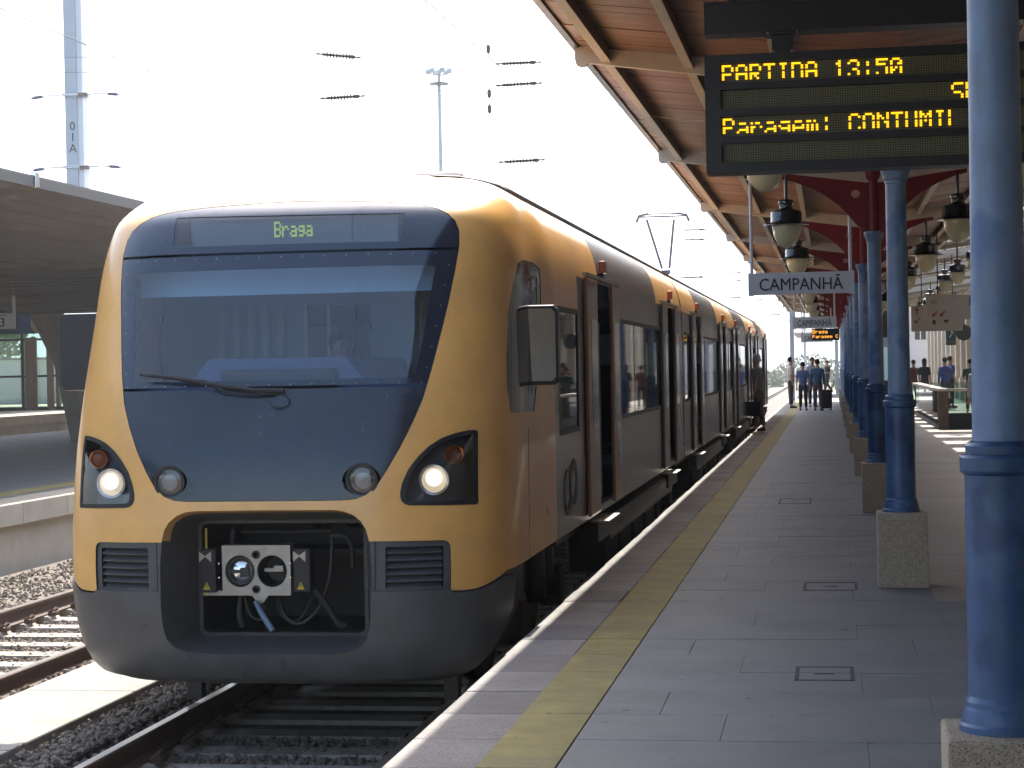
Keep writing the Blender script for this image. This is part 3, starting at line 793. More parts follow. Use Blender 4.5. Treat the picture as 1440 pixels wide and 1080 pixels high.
# ---- coupler recess: tapering funnel
def funnel(ring, y1, sx, sz, cz, name, mt, splitz=None):
    pass
RY = 12.03
fr_o = round_poly([(-.555/KS,.672),(.555/KS,.672),(.555/KS,-.068),(-.555/KS,-.068)], .045)   # frame outline in metres (u = s*KS)
def fpt(p, y): return (TXC+p[0]*KS, y, p[1])
ring = dens(recess, .03)
# match ring points to frame by angle
fd = dens(fr_o, .03)
def ang(u, z): return math.atan2((z-.32)/.40, u/.55)
fa = sorted([(ang(p[0]*KS, p[1]), p) for p in fd])
def frame_at(a):
    import bisect
    k = bisect.bisect(fa, (a,)); lo = fa[k-1]; hi = fa[k % len(fa)]
    d1 = (hi[0]-lo[0]) % (2*PI); t = ((a-lo[0]) % (2*PI))/d1 if d1 > 1e-9 else 0
    return (lo[1][0]+(hi[1][0]-lo[1][0])*t, lo[1][1]+(hi[1][1]-lo[1][1])*t)
m = MB(); ringp = []
for s, z in ring:
    p, nn = nose(s, z), nose_n(s, z); k = .012 if z < bumper_split else 0
    p = tuple(p[i]+nn[i]*k for i in range(3)); u = p[0]-TXC
    q = frame_at(ang(u, z))
    ringp.append((p, fpt(q, RY)))
n = len(ringp); cz = []
for p, q in ringp:
    # orange lip for the first 7 cm on top, then dark
    l = tuple(p[i]+(q[i]-p[i])*.22 for i in range(3)); m.v += [p, l, q]
for i in range(n):
    j = (i+1) % n; up_ = ringp[i][0][2] > .575 and ringp[j][0][2] > .575
    m.f.append((3*i, 3*i+1, 3*j+1, 3*j)); m.m.append(1 if up_ else 0)
    m.f.append((3*i+1, 3*i+2, 3*j+2, 3*j+1)); m.m.append(0)
TB(m, 'coupler_recess', [M['bumper'], M['yellow']], smooth=35)
cb = empty('coupler_bay', (0,0,0)); cb.parent = train; cb.location = -TI
# frame around the opening
m = MB(); inn = round_poly([(-.53/KS,.648),(.53/KS,.648),(.53/KS,-.045),(-.53/KS,-.045)], .02); 
a_ = dens(fr_o, .04); b_ = [ (p[0]*.955, .302+(p[1]-.302)*.94) for p in a_]; n = len(a_)
for (p, q) in zip(a_, b_): m.v += [fpt(p, RY), fpt(p, RY-.012), fpt(q, RY-.012), fpt(q, RY+.06)]
for i in range(n):
    j = (i+1) % n
    for q in range(3): m.f.append((4*i+q, 4*i+q+1, 4*j+q+1, 4*j+q)); m.m.append(0)
TB(m, 'opening_frame', M['darksteel'], cb)
x0, x1, z0_, z1_ = TXC-.53, TXC+.53, -.05, .65
m = MB(); m.add([(x0,RY,z0_),(x1,RY,z0_),(x1,RY,z1_),(x0,RY,z1_),(x0,12.9,z0_),(x1,12.9,z0_),(x1,12.9,z1_),(x0,12.9,z1_)], [(0,1,5,4),(1,2,6,5),(2,3,7,6),(3,0,4,7),(4,5,6,7)])
TB(m, 'bay_lining', M['black'], cb)
# coupler head
cx = TXC-.175; cy = 12.02
pl_ = [(-.225,-.155),(-.225,.165),(.225,.165),(.225,-.155),(.075,-.155),(.045,-.20),(.02,-.21),(-.005,-.19),(-.03,-.155)]
cp = [Vector((p[0], p[1])) for p in pl_]
holes = [[(-.108+.098*math.cos(a*PI/16), -.0+.102*math.sin(a*PI/16)) for a in range(32)], [(.104+.098*math.cos(a*PI/16), .0+.102*math.sin(a*PI/16)) for a in range(32)]]
def plate2d(outl, hs, y0, y1, cx, cz, name, mt, parent, rimmat=None):
    P = []; Ed = []
    for r in [outl]+hs:
        o = len(P); P += [Vector(p) for p in r]; Ed += [(o+i, o+(i+1) % len(r)) for i in range(len(r))]
    vo, eo, fo, *_ = delaunay_2d_cdt(P, Ed, [], 0, 1e-6)
    m = MB(); N_ = len(vo)
    m.v = [(cx+v.x, y0, cz+v.y) for v in vo]+[(cx+v.x, y1, cz+v.y) for v in vo]
    for f in fo:
        c = (sum(vo[i].x for i in f)/len(f), sum(vo[i].y for i in f)/len(f))
        if pip(c, outl) and not any(pip(c, h) for h in hs):
            m.f.append(tuple(f)); m.m.append(0); m.f.append(tuple(i+N_ for i in f)[::-1]); m.m.append(0)
    for r in [outl]+hs:
        k = len(m.v); nn = len(r)
        m.v += [(cx+p[0], y0, cz+p[1]) for p in r]+[(cx+p[0], y1, cz+p[1]) for p in r]
        for i in range(nn): m.f.append((k+i, k+(i+1) % nn, k+nn+(i+1) % nn, k+nn+i)); m.m.append(0)
    return m
m = plate2d(pl_, holes, cy, cy+.03, cx, .345, 'x', None, None)
m.box(cx-.36, cx-.225, cy+.002, cy+.03, .345-.155, .345-.125)
m.box(cx-.225, cx+.225, cy+.03, cy+.10, .345+.13, .345+.165)
TB(m, 'coupler_plate', M['steel'], cb)
TB(MB().lathe([(.098,.02),(.09,-.004),(.07,-.02),(.04,-.03),(.001,-.034)], (cx-.108, cy+.025, .345), 32, 'y'), 'coupler_cone', M['chrome'], cb, smooth=60)
TB(MB().lathe([(.099,.0),(.08,.14),(.001,.15)], (cx+.104, cy+.02, .345), 32, 'y', False), 'coupler_cup', M['black'], cb, smooth=60)
TB(MB().box(cx+.03, cx+.16, cy+.08, cy+.11, .345-.012, .345+.010).cbox(cx+.10, cx+.165, cy+.05, cy+.10, .335, .375, .005), 'coupler_hook', M['steel'], cb)
TB(MB().cbox(cx-.10, cx-.035, cy-.035, cy+.0, .31, .37, .01).box(cx-.18, cx-.10, cy-.02, cy, .335, .355), 'coupler_latch', M['darksteel'], cb)
for (bx, bz) in ((0,.105),(-.003,-.115)):
    TB(MB().lathe([(.028,0),(.026,-.008),(.016,-.010),(.015,.004)], (cx+bx, cy, .345+bz), 16, 'y'), 'air_port', M['darksteel'], cb, smooth=40)
for bx in (-.32, .30):
    e = TB(MB().cbox(cx+bx-.05, cx+bx+.06, cy-.02, cy+.10, .345-.135, .345+.145, .01), 'contact_box', M['black'], cb)
    TB(MB().add([(cx+bx-.05, cy-.022, .345+.13),(cx+bx-.01, cy-.022, .345+.10),(cx+bx+.03, cy-.022, .345+.13),(cx+bx+.03, cy-.022, .345+.06),(cx+bx-.01, cy-.022, .345+.095),(cx+bx-.05, cy-.022, .345+.06)], [(0,1,5),(1,4,5),(1,2,3),(1,3,4)]), 'bow_plate', M['steel'], cb, fixn=False)
    TB(MB().add([(cx+bx-.028, cy-.022, .345-.115),(cx+bx+.022, cy-.022, .345-.115),(cx+bx-.003, cy-.022, .345-.065)], [(0,1,2)]), 'warning_triangle', M['warn'], cb, fixn=False)
    TB(MB().box(cx+bx-.006, cx+bx, cy-.0245, cy-.0235, .345-.098, .345-.078), 'warning_mark', M['black'], cb)
    TB(MB().lathe([(.007,0),(.006,-.005)], (cx+bx+(.075 if bx < 0 else -.075), cy, .345+.05), 8, 'y').lathe([(.007,0),(.006,-.005)], (cx+bx+(.075 if bx < 0 else -.075), cy, .345-.04), 8, 'y'), 'studs', M['chrome'], cb)
TB(MB().tube([(cx+.0, cy-.03, .345-.19),(cx+.04, cy-.06, .345-.25),(cx+.12, cy-.07, .345-.37)], [.014,.018,.02], 10), 'uncoupling_handle', M['handle'], cb, smooth=50)
def hose(pts, r=.014):
    P = []
    for i in range(len(pts)-1):
        p0 = pts[max(i-1,0)]; p1 = pts[i]; p2_ = pts[i+1]; p3_ = pts[min(i+2, len(pts)-1)]
        for k in range(6):
            t = k/6; P.append([.5*((2*p1[a])+(-p0[a]+p2_[a])*t+(2*p0[a]-5*p1[a]+4*p2_[a]-p3_[a])*t*t+(-p0[a]+3*p1[a]-3*p2_[a]+p3_[a])*t**3) for a in range(3)])
    P.append(pts[-1]); return MB().tube(P, r, 8)
for pts_, r in (([(cx-.14,12.15,.2),(cx-.15,12.12,.05),(cx-.13,12.13,-.02)], .022), ([(cx-.12,12.14,.2),(cx-.07,12.1,.06),(cx+.0,12.1,.03),(cx+.02,12.12,.12)], .010),
    ([(cx+.1,12.16,.2),(cx+.16,12.1,.05),(cx+.26,12.1,.0),(cx+.38,12.12,.10),(cx+.46,12.1,.3),(cx+.47,12.14,.55)], .013), ([(cx+.06,12.2,.2),(cx+.13,12.15,.04),(cx+.24,12.15,.02),(cx+.34,12.2,.2)], .009),
    ([(cx+.36,12.1,.22),(cx+.44,12.12,.1),(cx+.50,12.14,0),(cx+.55,12.16,-.02)], .024), ([(cx+.47,12.1,.56),(cx+.56,12.1,.56),(cx+.60,12.12,.50),(cx+.60,12.16,.35)], .016), ([(cx-.15,12.2,.58),(cx+.2,12.2,.58),(cx+.45,12.2,.585)], .010), ([(cx-.20,12.2,.60),(cx-.2,12.2,.5),(cx-.12,12.25,.45)], .018)):
    TB(hose(pts_, r), 'air_hose', M['hose'], cb, smooth=50)
TB(MB().box(TXC-.505, TXC-.495, 12.01, 12.03, .19, .62), 'yellow_rod', M['warn'], cb)
# ---- wiper
wp = TB(MB().tube([(TXC-.84, 11.80, 1.61),(TXC-.6,11.775,1.585),(TXC-.40, 11.765, 1.553)], [.008,.014,.018], 8), 'wiper', M['rubber'], smooth=50)
TB(MB().tube([(TXC+.10, 11.775, 1.49),(TXC-.1,11.755,1.50),(TXC-.32, 11.76, 1.535),(TXC-.60,11.76,1.585)], [.018,.015,.013,.008], 8), 'wiper_arm', M['rubber'], wp, smooth=50)
TB(MB().tube([(TXC-.40, 11.76, 1.55),(TXC-.30,11.75,1.50),(TXC-.1,11.745,1.475),(TXC+.04,11.76,1.475)], .007, 6), 'wiper_link', M['rubber'], wp, smooth=50)
TB(hose([(TXC+.10,11.755,1.48),(TXC+.14,11.745,1.44),(TXC+.13,11.74,1.40),(TXC+.06,11.73,1.39),(TXC+.02,11.735,1.42)], .004), 'washer_tube', M['rubber'], wp)
# ---- cab interior
ci = empty('cab_interior', -TI); ci.parent = train
def CI(mb, name, mt, **k): return TB(mb, name, mt, train, **k)
CI(MB().prism([(-.95,1.42),(-.95,1.60),(-.55,1.64),(-.42,1.70),(.38,1.70),(.48,1.64),(.95,1.62),(.95,1.42)], 0, .01).__class__().add([], []), 'x', M['dash']) if False else None
TB(MB().prism([(TXC+a, b) for a, b in [(-1.2,1.3),(-1.2,1.56),(-.62,1.56),(-.50,1.70),(.40,1.70),(.52,1.56),(1.2,1.56),(1.2,1.3)]], 12.15, 12.55), 'dashboard', M['dash'])
TB(MB().cbox(TXC-.40, TXC+.36, 12.05, 12.25, 1.5, 1.63, .03), 'instrument_hood', M['black'])
TB(MB().box(TXC-1.05, TXC+1.05, 12.42, 12.44, 2.12, 2.36), 'sun_blind', M['blind'])
TB(MB().box(TXC-1.40, TXC-.35, 13.95, 13.99, .5, 2.4).box(TXC+.15, TXC+1.40, 13.95, 13.99, .5, 2.4).box(TXC-.35, TXC+.15, 13.95, 13.99, 2.1, 2.4), 'cab_bulkhead', M['inner'])
TB(MB().box(TXC-1.42, TXC+1.42, 12.5, 13.95, .40, .44), 'cab_floor', M['black'])
TB(MB().box(TXC-1.35, TXC+1.35, 12.75, 13.95, 2.44, 2.48), 'cab_ceiling', M['inner'])
for i in range(5): 
    TB(MB().cbox(TXC-.98+i*.11, TXC-.93+i*.11, 13.86, 13.93, 1.72, 2.1, .005), 'file_binder', M['white'])
    TB(MB().cbox(TXC-.98+i*.11, TXC-.93+i*.11, 13.86, 13.93, 1.35, 1.71, .005), 'file_binder', M['redtext'])
TB(MB().box(TXC-.55, TXC-.47, 13.93, 13.945, 1.98, 2.08), 'notice', M['white'])
for xx in (-.22, -.05, .62): TB(MB().tube([(TXC+xx,13.5,1.5),(TXC+xx,13.5,2.1)], .014, 8), 'grab_pole', M['white'])
TB(MB().cbox(TXC+.02, TXC+.52, 13.42, 13.52, .95, 1.70, .05).cbox(TXC+.05, TXC+.50, 13.0, 13.45, .85, .98, .04), 'driver_seat', M['seat'], smooth=40)
# ---- mirrors
def mirror(sg):
    X = TXC+sg*1.66; y = 13.10
    w = .30; prof = [(-.08,.53),(.27,.53),(.30,.50),(.30,.03),(.27,0),(-.06,0),(-.09,.03),(-.11,.33),(-.05,.47)]
    x0 = TXC+1.465+.06 if sg > 0 else None
    pr = [(TXC+sg*(1.36+p[0]), 1.495+p[1]) for p in prof]
    if sg < 0: pr = [(p[0], p[1]) for p in pr][::-1]
    yb = 13.12 if sg > 0 else 13.02
    m = MB(); n = len(pr); cxm = sum(p[0] for p in pr)/n; czm = sum(p[1] for p in pr)/n
    m.yaw = 0; lay = [(1.0, .0), (1.03,.03), (1.0,.10), (.85,.15)]
    for k, dy in lay:
        for p in pr: m.v.append((cxm+(p[0]-cxm)*k, yb+dy, czm+(p[1]-czm)*k))
    for a in range(3):
        for i in range(n): m.f.append((a*n+i, a*n+(i+1) % n, (a+1)*n+(i+1) % n, (a+1)*n+i)); m.m.append(0)
    m.f.append(tuple(range(3*n, 4*n))); m.m.append(0); m.f.append(tuple(range(n))); m.m.append(0)
    return m, pr, yb, cxm, czm
M['mirrorback'] = mat('mirror_housing', (.010,.011,.015), .4, coat=.1)
for sg in (1, -1):
    m, pr, yb, cxm, czm = mirror(sg)
    # shift outward
    dx = -.025 if sg > 0 else -.205
    m.v = [(v[0]+dx, v[1]+(v[0]-cxm)*.17*(sg > 0), v[2]+(0 if sg > 0 else .02)) for v in m.v]
    h = TB(m, 'door_mirror', M['mirrorback'], smooth=40)
    if sg > 0:
        k = .93; q = [(cxm+dx+(p[0]-cxm)*k, yb-.002+(p[0]-cxm)*k*.17, czm+(p[1]-czm)*k) for p in pr]
        TB(MB().add(q, [tuple(range(len(q)))]), 'mirror_glass', M['mirror'], h)
    TB(MB().tube([(TXC+sg*1.47, 13.3, 1.62),(cxm+dx, yb+.11, 1.62)], .02, 8).tube([(TXC+sg*1.47, 13.3, 1.93),(cxm+dx, yb+.11, 1.93)], .02, 8), 'mirror_arm', M['black'], h, smooth=50)

# ================================================================ CAR BODIES
YE = 62.5; CARS = [(14.03, 26.4), (26.55, 38.4), (38.55, 50.4), (50.55, YE)]
DOORS = [(16.5,17.68),(23.75,24.9),(28.75,29.9),(35.9,37.05),(40.75,41.9),(47.9,49.05),(52.7,53.85),(59.6,60.75)]
ZD0, ZD1 = .42, 2.33; ZW0, ZW1 = 1.10, 2.06
def windows_for(y0, y1):
    ds = [d for d in DOORS if y0 < d[0] < y1]
    w = []
    if y0 < 15: w.append((14.25, 15.42))
    w.append((ds[0][1]+.72, ds[-1][0]-.72))
    if y1-ds[-1][1] > 1.5 and y1 < YE: w.append((ds[-1][1]+.68, y1-.25))
    if y0 > 15 and ds[0][0]-y0 > 1.5: w.append((y0+.25, ds[0][0]-.72))
    return [x for x in w if x[1]-x[0] > .4]
ZR = [.352,.42,.8,1.10,2.06,2.2,2.33,2.4,2.47,2.55,2.62,2.68,2.735,2.79,2.83,2.87,2.905,2.93,2.95,2.965,2.978,2.985,2.991,2.996,3.0]
def yellow_zone(y):
    return y < 16.9 or 22.6 < y < 29.6 or 34.9 < y < 41.6 or 47 < y < 54 or y > 59
leafproto = None
for ci_, (ya, yb_) in enumerate(CARS):
    ds = [d for d in DOORS if ya < d[0] < yb_]; ws = windows_for(ya, yb_)
    ysx = sorted({ya, yb_, *[v for d in ds for v in d], *[v for w in ws for v in w], *[v for v in (16.9,22.6,29.6,34.9,41.6,47,54,59) if ya < v < yb_]})
    m = MB()
    for sg in (1, -1):
        base = len(m.v)
        for y in ysx:
            for z in ZR: m.v.append((TXC+sg*lerp_tab(BW, z), y, z))
        nz = len(ZR)
        for i in range(len(ysx)-1):
            ym = (ysx[i]+ysx[i+1])/2
            for j in range(nz-1):
                zm = (ZR[j]+ZR[j+1])/2
                if any(d[0] < ym < d[1] for d in ds) and ZD0 < zm < ZD1 and sg > 0: continue
                if any(w[0] < ym < w[1] for w in ws) and ZW0 < zm < ZW1: continue
                m.f.append((base+i*nz+j, base+(i+1)*nz+j, base+(i+1)*nz+j+1, base+i*nz+j+1))
                m.m.append(1 if (zm > 2.33 and yellow_zone(ym)) or (zm > 2.06 and ym < 15.9) else 0)
    car = TB(m, 'car_body', [M['grey'], M['yellow']], smooth=30)
    # inner lining
    TB(MB().box(TXC-1.40, TXC+1.42, ya+.02, yb_-.02, .36, .42), 'floor', M['black'], car)
    TB(MB().box(TXC-1.40, TXC+1.40, ya+.02, yb_-.02, 2.38, 2.42), 'ceiling', M['inner'], car)
    if ci_ == 3:
        TB(MB().box(TXC-1.44, TXC+1.44, yb_-.06, yb_-.0, .36, 2.6), 'end_wall', M['grey'], car)
    for d in DOORS:
        if ya < d[0] < yb_:
            for (a_1, b_1) in ((-1.38,-.45),(.45,1.38)):
                for yq in (d[0]-.12, d[1]+.08): TB(MB().box(TXC+a_1, TXC+b_1, yq, yq+.04, .42, 2.0), 'partition', M['inner'], car)
            TB(MB().tube([(TXC+1.0, (d[0]+d[1])/2+.1, .42),(TXC+1.0, (d[0]+d[1])/2+.1, 2.38)], .018, 8), 'grab_pole', M['chrome'], car)
            # plug door leaves slid outwards
            for q, (l0, l1) in enumerate(((d[0]-.72, d[0]-.02), (d[1]-.06, d[1]+.56))):
                X0, X1 = TXC+1.490, TXC+1.522
                fl = TB(MB().cbox(X0, X1, l0, l1, .385, 2.335, .012), 'door_leaf', M['doorcol' if d[0] < 20 else 'doorgrey'], car)
                g0 = (l0+.22, l1-.10) if q == 0 else (l0+.10, l1-.12)
                TB(MB().box(X1-.001, X1+.003, g0[0], g0[1], 1.1, 2.0), 'door_glass', M['purple'], fl)
                cu = [(g0[1], .62),(g0[1], 1.09),(g0[0]+.05, 1.09),(g0[0]+.12,.95),(g0[0]+.20,.8)]
                TB(MB().prism(cu, X1-.001, X1+.002, 'yz'), 'door_film', M['purple'], fl)
                for zz in (1.22, 1.10, .98, .86):
                    if q == 0: TB(MB().lathe([(.014,0),(.012,-.006)], (X1-.02, l1, zz), 8, 'y'), 'door_button', M['chrome'], fl)
            TB(MB().box(TXC+1.487, TXC+1.52, d[0]-.75, d[1]+.6, 2.345, 2.375), 'door_track', M['steel'], car)
            TB(MB().cbox(TXC+1.47, TXC+1.53, d[0]+.52, d[0]+.64, 2.42, 2.53, .012), 'door_light', M['orangebox'], car)
            TB(MB().box(TXC+1.47, TXC+1.505, d[0]+.54, d[0]+.62, 2.375, 2.42), 'light_bracket', M['black'], car)
            TB(MB().box(TXC+1.42, TXC+1.585, d[0]-.03, d[1]-.35, .285, .30), 'step_plate', M['steel'], car)
            TB(MB().box(TXC+1.40, TXC+1.50, d[0]-.1, d[1]+.1, .12, .285), 'step_box', M['black'], car)
            # far side door: closed leaves with glass
            TB(MB().cbox(TXC-1.53, TXC-1.486, d[0], d[1], .4, 2.33, .01), 'door_leaf', M['grey'], car)
    for w in ws:
        for sg in (1, -1):
            xo = TXC+sg*1.474
            wn = TB(MB().box(xo-.012, xo+.012, w[0]-.0, w[0]+.05, ZW0, ZW1).box(xo-.012, xo+.012, w[1]-.05, w[1], ZW0, ZW1).box(xo-.012, xo+.012, w[0], w[1], ZW0, ZW0+.04).box(xo-.012, xo+.012, w[0], w[1], ZW1-.04, ZW1), 'window', M['black'], car)
            nseg = max(1, round((w[1]-w[0])/1.45)); ss = (w[1]-w[0])/nseg
            for k in range(1, nseg): TB(MB().box(xo-.016, xo+.004, w[0]+k*ss-.035, w[0]+k*ss+.035, ZW0+.04, ZW1-.04), 'mullion', M['black'], wn) if False else None
            for k in range(1, nseg): TB(MB().box(xo-.016, xo+.004, w[0]+k*ss-.035, w[0]+k*ss+.035, ZW0+.04, ZW1-.04), 'mullion', M['black'], car)
            mm = MB()
            mm.add([(xo+sg*.004, w[0], ZW0),(xo+sg*.004, w[1], ZW0),(xo+sg*.004, w[1], ZW1),(xo+sg*.004, w[0], ZW1)], [(0,1,2,3)])
            TB(mm, 'window_pane', M['carglass'], car, fixn=False)
    # seats
    y = ds[0][1]+1.0; 
    while y < ds[-1][0]-1.0:
        for xs in (-.95, .95):
            TB(MB().cbox(TXC+xs-.44, TXC+xs+.44, y, y+.08, .85, 1.62, .03).cbox(TXC+xs-.44, TXC+xs+.44, y-.42, y+.02, .78, .88, .03), 'seat', M['seat'], car)
        y += .95
    # roof edge rails and equipment
    for sg in (1, -1):
        xr = TXC+sg*1.13
        if ci_ == 0 and sg > 0: TB(MB().tube([(TXC+sg*.80, 13.05, 2.925),(TXC+sg*.95, 13.25, 2.925),(TXC+sg*1.06, 13.55, 2.915),(TXC+sg*1.12, 13.85, 2.905),(TXC+sg*1.13, 14.1, 2.90)], [.006,.014,.022,.028,.03], 8), 'roof_gutter', M['zinc'], car, smooth=50)
        TB(MB().cbox(xr-.02, xr+.02, ya+.02, yb_, 2.865, 2.93, .008), 'roof_gutter', M['zinc'], car)
    TB(MB().cbox(TXC-.82, TXC+.82, ya+(.1 if ci_ == 0 else .5), yb_-.5, 2.95, 3.065, .05), 'roof_equipment', M['white'], car)
    # skirt beams and equipment under the floor
    for sg in (1, -1):
        segs = []
        a0 = ya+(1.0 if ci_ == 0 else .2)
        TB(MB().cbox(TXC+sg*1.40-.07, TXC+sg*1.40+.07, a0+2.6, yb_-1.8, .02, .26, .05), 'side_beam', M['darksteel'], car, smooth=40)
        TB(MB().box(TXC+sg*1.28-.05, TXC+sg*1.28+.05, a0, yb_-.2, .22, .36), 'sole_bar', M['black'], car)
        yy = a0+3.0
        while yy < yb_-3:
            TB(MB().cbox(TXC+sg*1.18-.18, TXC+sg*1.18+.18, yy, yy+1.1, -.30, .22, .03), 'equipment_box', M['black'], car); yy += 1.35
# joint gangways
for i in range(3):
    y = CARS[i][1]
    m = MB(); pr = [(TXC+.96*lerp_tab(BW, z), z*.985) for z in ZR]; pr = pr+[(2*TXC-a, b) for a, b in pr[::-1]]; m.prism(pr, y-.02, y+.19); TB(m, 'gangway_bellows', M['rubber'])
# bogies
def bogie(yc):
    b = TB(MB().box(TXC-.95, TXC+.95, yc-.3, yc+.3, -.35, -.1).box(TXC+.98, TXC+1.10, yc-1.3, yc+1.3, -.30, -.08).box(TXC-1.10, TXC-.98, yc-1.3, yc+1.3, -.30, -.08), 'bogie', M['darksteel'])
    for dy in (-1.05, 1.05):
        for sg in (1, -1):
            wm = MB(); nn = 28; prof = [(.06,-.09),(.10,-.09),(.40,-.06),(.42,-.065),(.42,.02),(.455,.035),(.455,.065),(.36,.05),(.10,.02)]
            for r, h in prof:
                for k in range(nn): wm.v.append((TXC+sg*(.87-h), yc+dy+r*math.cos(2*PI*k/nn), -.65+.42+r*math.sin(2*PI*k/nn)))
            for i in range(len(prof)-1):
                for k in range(nn): wm.f.append((i*nn+k, i*nn+(k+1) % nn, (i+1)*nn+(k+1) % nn, (i+1)*nn+k)); wm.m.append(0)
            TB(wm, 'wheel', M['darksteel'], b, smooth=30)
            TB(MB().cbox(TXC+sg*1.12-.09, TXC+sg*1.12+.09, yc+dy-.16, yc+dy+.16, -.38, -.06, .03), 'axle_box', M['darksteel'], b)
    for sg in (1, -1):
        for q in (-.25, .25): TB(MB().tube([(TXC+sg*1.16, yc+q, -.2),(TXC+sg*1.16, yc+q, .2)], .09, 10), 'spring', M['black'], b, smooth=50)
for yc in (15.2, 26.48, 38.48, 50.48, 60.6): bogie(yc)
for q in (-.95, .85): TB(MB().box(TXC+q, TXC+q+.1, 12.9, 13.0, -.62, -.2), 'rail_guard', M['darksteel'])
TB(MB().box(TXC-1.2, TXC+1.2, 12.95, 14.2, -.28, .30), 'underframe', M['black'])
# number mark and emblem on the grey flank
lg = MB()
def ringseg(cy_, cz_, ry, rz, a0, a1, th, n=14):
    v = []; f = []
    for i in range(n+1):
        a = a0+(a1-a0)*i/n
        for k in (1, 1-th): v.append((TXC+1.490, cy_+ry*k*math.cos(a), cz_+rz*k*math.sin(a)))
    for i in range(n): f.append((2*i, 2*i+1, 2*i+3, 2*i+2))
    lg.add(v, f)
ringseg(14.62, .66, .20, .18, R_(75), R_(330), .38); ringseg(14.98, .72, .20, .18, R_(-110), R_(150), .38)
lg.add([(TXC+1.490,14.74,.52),(TXC+1.490,14.84,.52),(TXC+1.490,14.84,.86),(TXC+1.490,14.74,.86)], [(0,1,2,3)])
TB(lg, 'operator_emblem', M['black'], fixn=False)
TB(MB().tube([nose(1.02, z) for z in (.36,.6,.9,1.2)], .003, 5), 'panel_seam', M['joint'])
tt = TX('unit_number', '5', M['navytext'], .07, (TXC+1.4905, 13.5, .60), train, rot=(PI/2,0,PI/2))
# pantograph
pg = empty('pantograph', Vector((TXC, 41.2, 3.0))-TI); pg.parent = train
def PG(m, name, mt=None): o = m.build(name, mt or M['zinc'], pg, 40); return o
PG(MB().box(-.45,.45,-.5,.5,.06,.12), 'base_frame')
PG(MB().tube([(0,-.3,.1),(0,.9,.55)], .05, 8).tube([(-.09,.86,.62),(.09,.86,.62)], .06, 8), 'lower_arm')
PG(MB().tube([(-.08,.85,.7),(-.34,.3,1.72)], .026, 8), 'upper_arm'); PG(MB().tube([(.08,.85,.7),(.24,.3,1.72)], .026, 8), 'upper_arm')
PG(MB().tube([(-.56,.3,1.66),(-.5,.3,1.80),(-.3,.3,1.84),(.3,.3,1.84),(.5,.3,1.80),(.56,.3,1.66)], .028, 8).tube([(-.5,.15,1.76),(.5,.15,1.76)], .018, 6), 'collector_head')
# ================================================================ STATION CANOPY
COLX = .48
YS = [5.8, 14.2]+[21.2+6.95*i for i in range(10)]
can = empty('platform_canopy', (COLX, 5.8, 0), 'timber ceiled platform canopy with cream ribs over the right platform', 'canopy')
def CN(m, name, mt, parent=None, smooth=False):
    o = m.build(name, mt, parent or can, smooth)
    off = Vector((0,0,0)); q = parent or can
    while q: off += Vector(q.location); q = q.parent
    o.location = -off; return o
SLP = .127
def cz(x): return 3.665+SLP*abs(x-COLX)            # ceiling height
XL, XR, XW = -1.80, 2.05, 5.2
YN, YF = -30.0, 84.3
# ceiling boards (each about 20 cm wide, laid across the platform)
def board(x0, x1, w, mt, name):
    m = MB(); za, zb = cz(x0), cz(x1)
    m.add([(x0,.003,za),(x1,.003,zb),(x1,w-.003,zb),(x0,w-.003,za),(x0,.003,za+.02),(x1,.003,zb+.02),(x1,w-.003,zb+.02),(x0,w-.003,za+.02)], [(0,3,2,1),(4,5,6,7),(0,1,5,4),(1,2,6,5),(2,3,7,6),(3,0,4,7)])
    return m
w = .22; bl = None
y = 8.0
while y < 36.9:
    if bl is None:
        bl = board(XL+.03, COLX, w, None, '').build('ceiling_board', M['wood'], can); bl.location = Vector((0, y, 0))-Vector(can.location)
        br = board(COLX, XR, w, None, '').build('ceiling_board', M['wood'], can); br.location = Vector((0, y, 0))-Vector(can.location)
    else:
        dz_ = random.uniform(-.003, .003)
        link_copy(bl, Vector((0, y, dz_))-Vector(can.location), can); link_copy(br, Vector((0, y, dz_))-Vector(can.location), can)
    y += w
for (a, b) in ((XL+.03, COLX), (COLX, XR)):
    for (y0_, y1_) in ((YN, 8.0), (y, YF)):
        m = MB()
        m.add([(a,y0_,cz(a)),(b,y0_,cz(b)),(b,y1_,cz(b)),(a,y1_,cz(a))], [(0,1,2,3)])
        CN(m, 'far_ceiling', M['wood'])
# roof deck above, fascia and gutter at the track edge
m = MB()
for (a, b) in ((XL, COLX), (COLX, XR)):
    m.add([(a,YN,cz(a)+.03),(b,YN,cz(b)+.03),(b,YF,cz(b)+.03),(a,YF,cz(a)+.03),(a,YN,cz(a)+.08),(b,YN,cz(b)+.08),(b,YF,cz(b)+.08),(a,YF,cz(a)+.08)], [(0,3,2,1),(4,5,6,7),(0,1,5,4),(1,2,6,5),(2,3,7,6),(3,0,4,7)])
CN(m, 'roof_deck', M['zinc'])
CN(MB().box(XL-.02, XL+.028, YN, YF, cz(XL)-.025, cz(XL)+.10), 'fascia', M['zinc'])
# purlins along the platform; dark web colour stands in for their shadowed side
for x in (-1.57, -.97, -.33, 1.25, 1.85):
    z = cz(x); CN(MB().box(x-.02, x+.02, YN, YF, z-.10, z-.001), 'purlin', M['brownwood'])
    CN(MB().box(x-.032, x+.032, YN, YF, z-.108, z-.1005), 'purlin_flange', M['cream'])
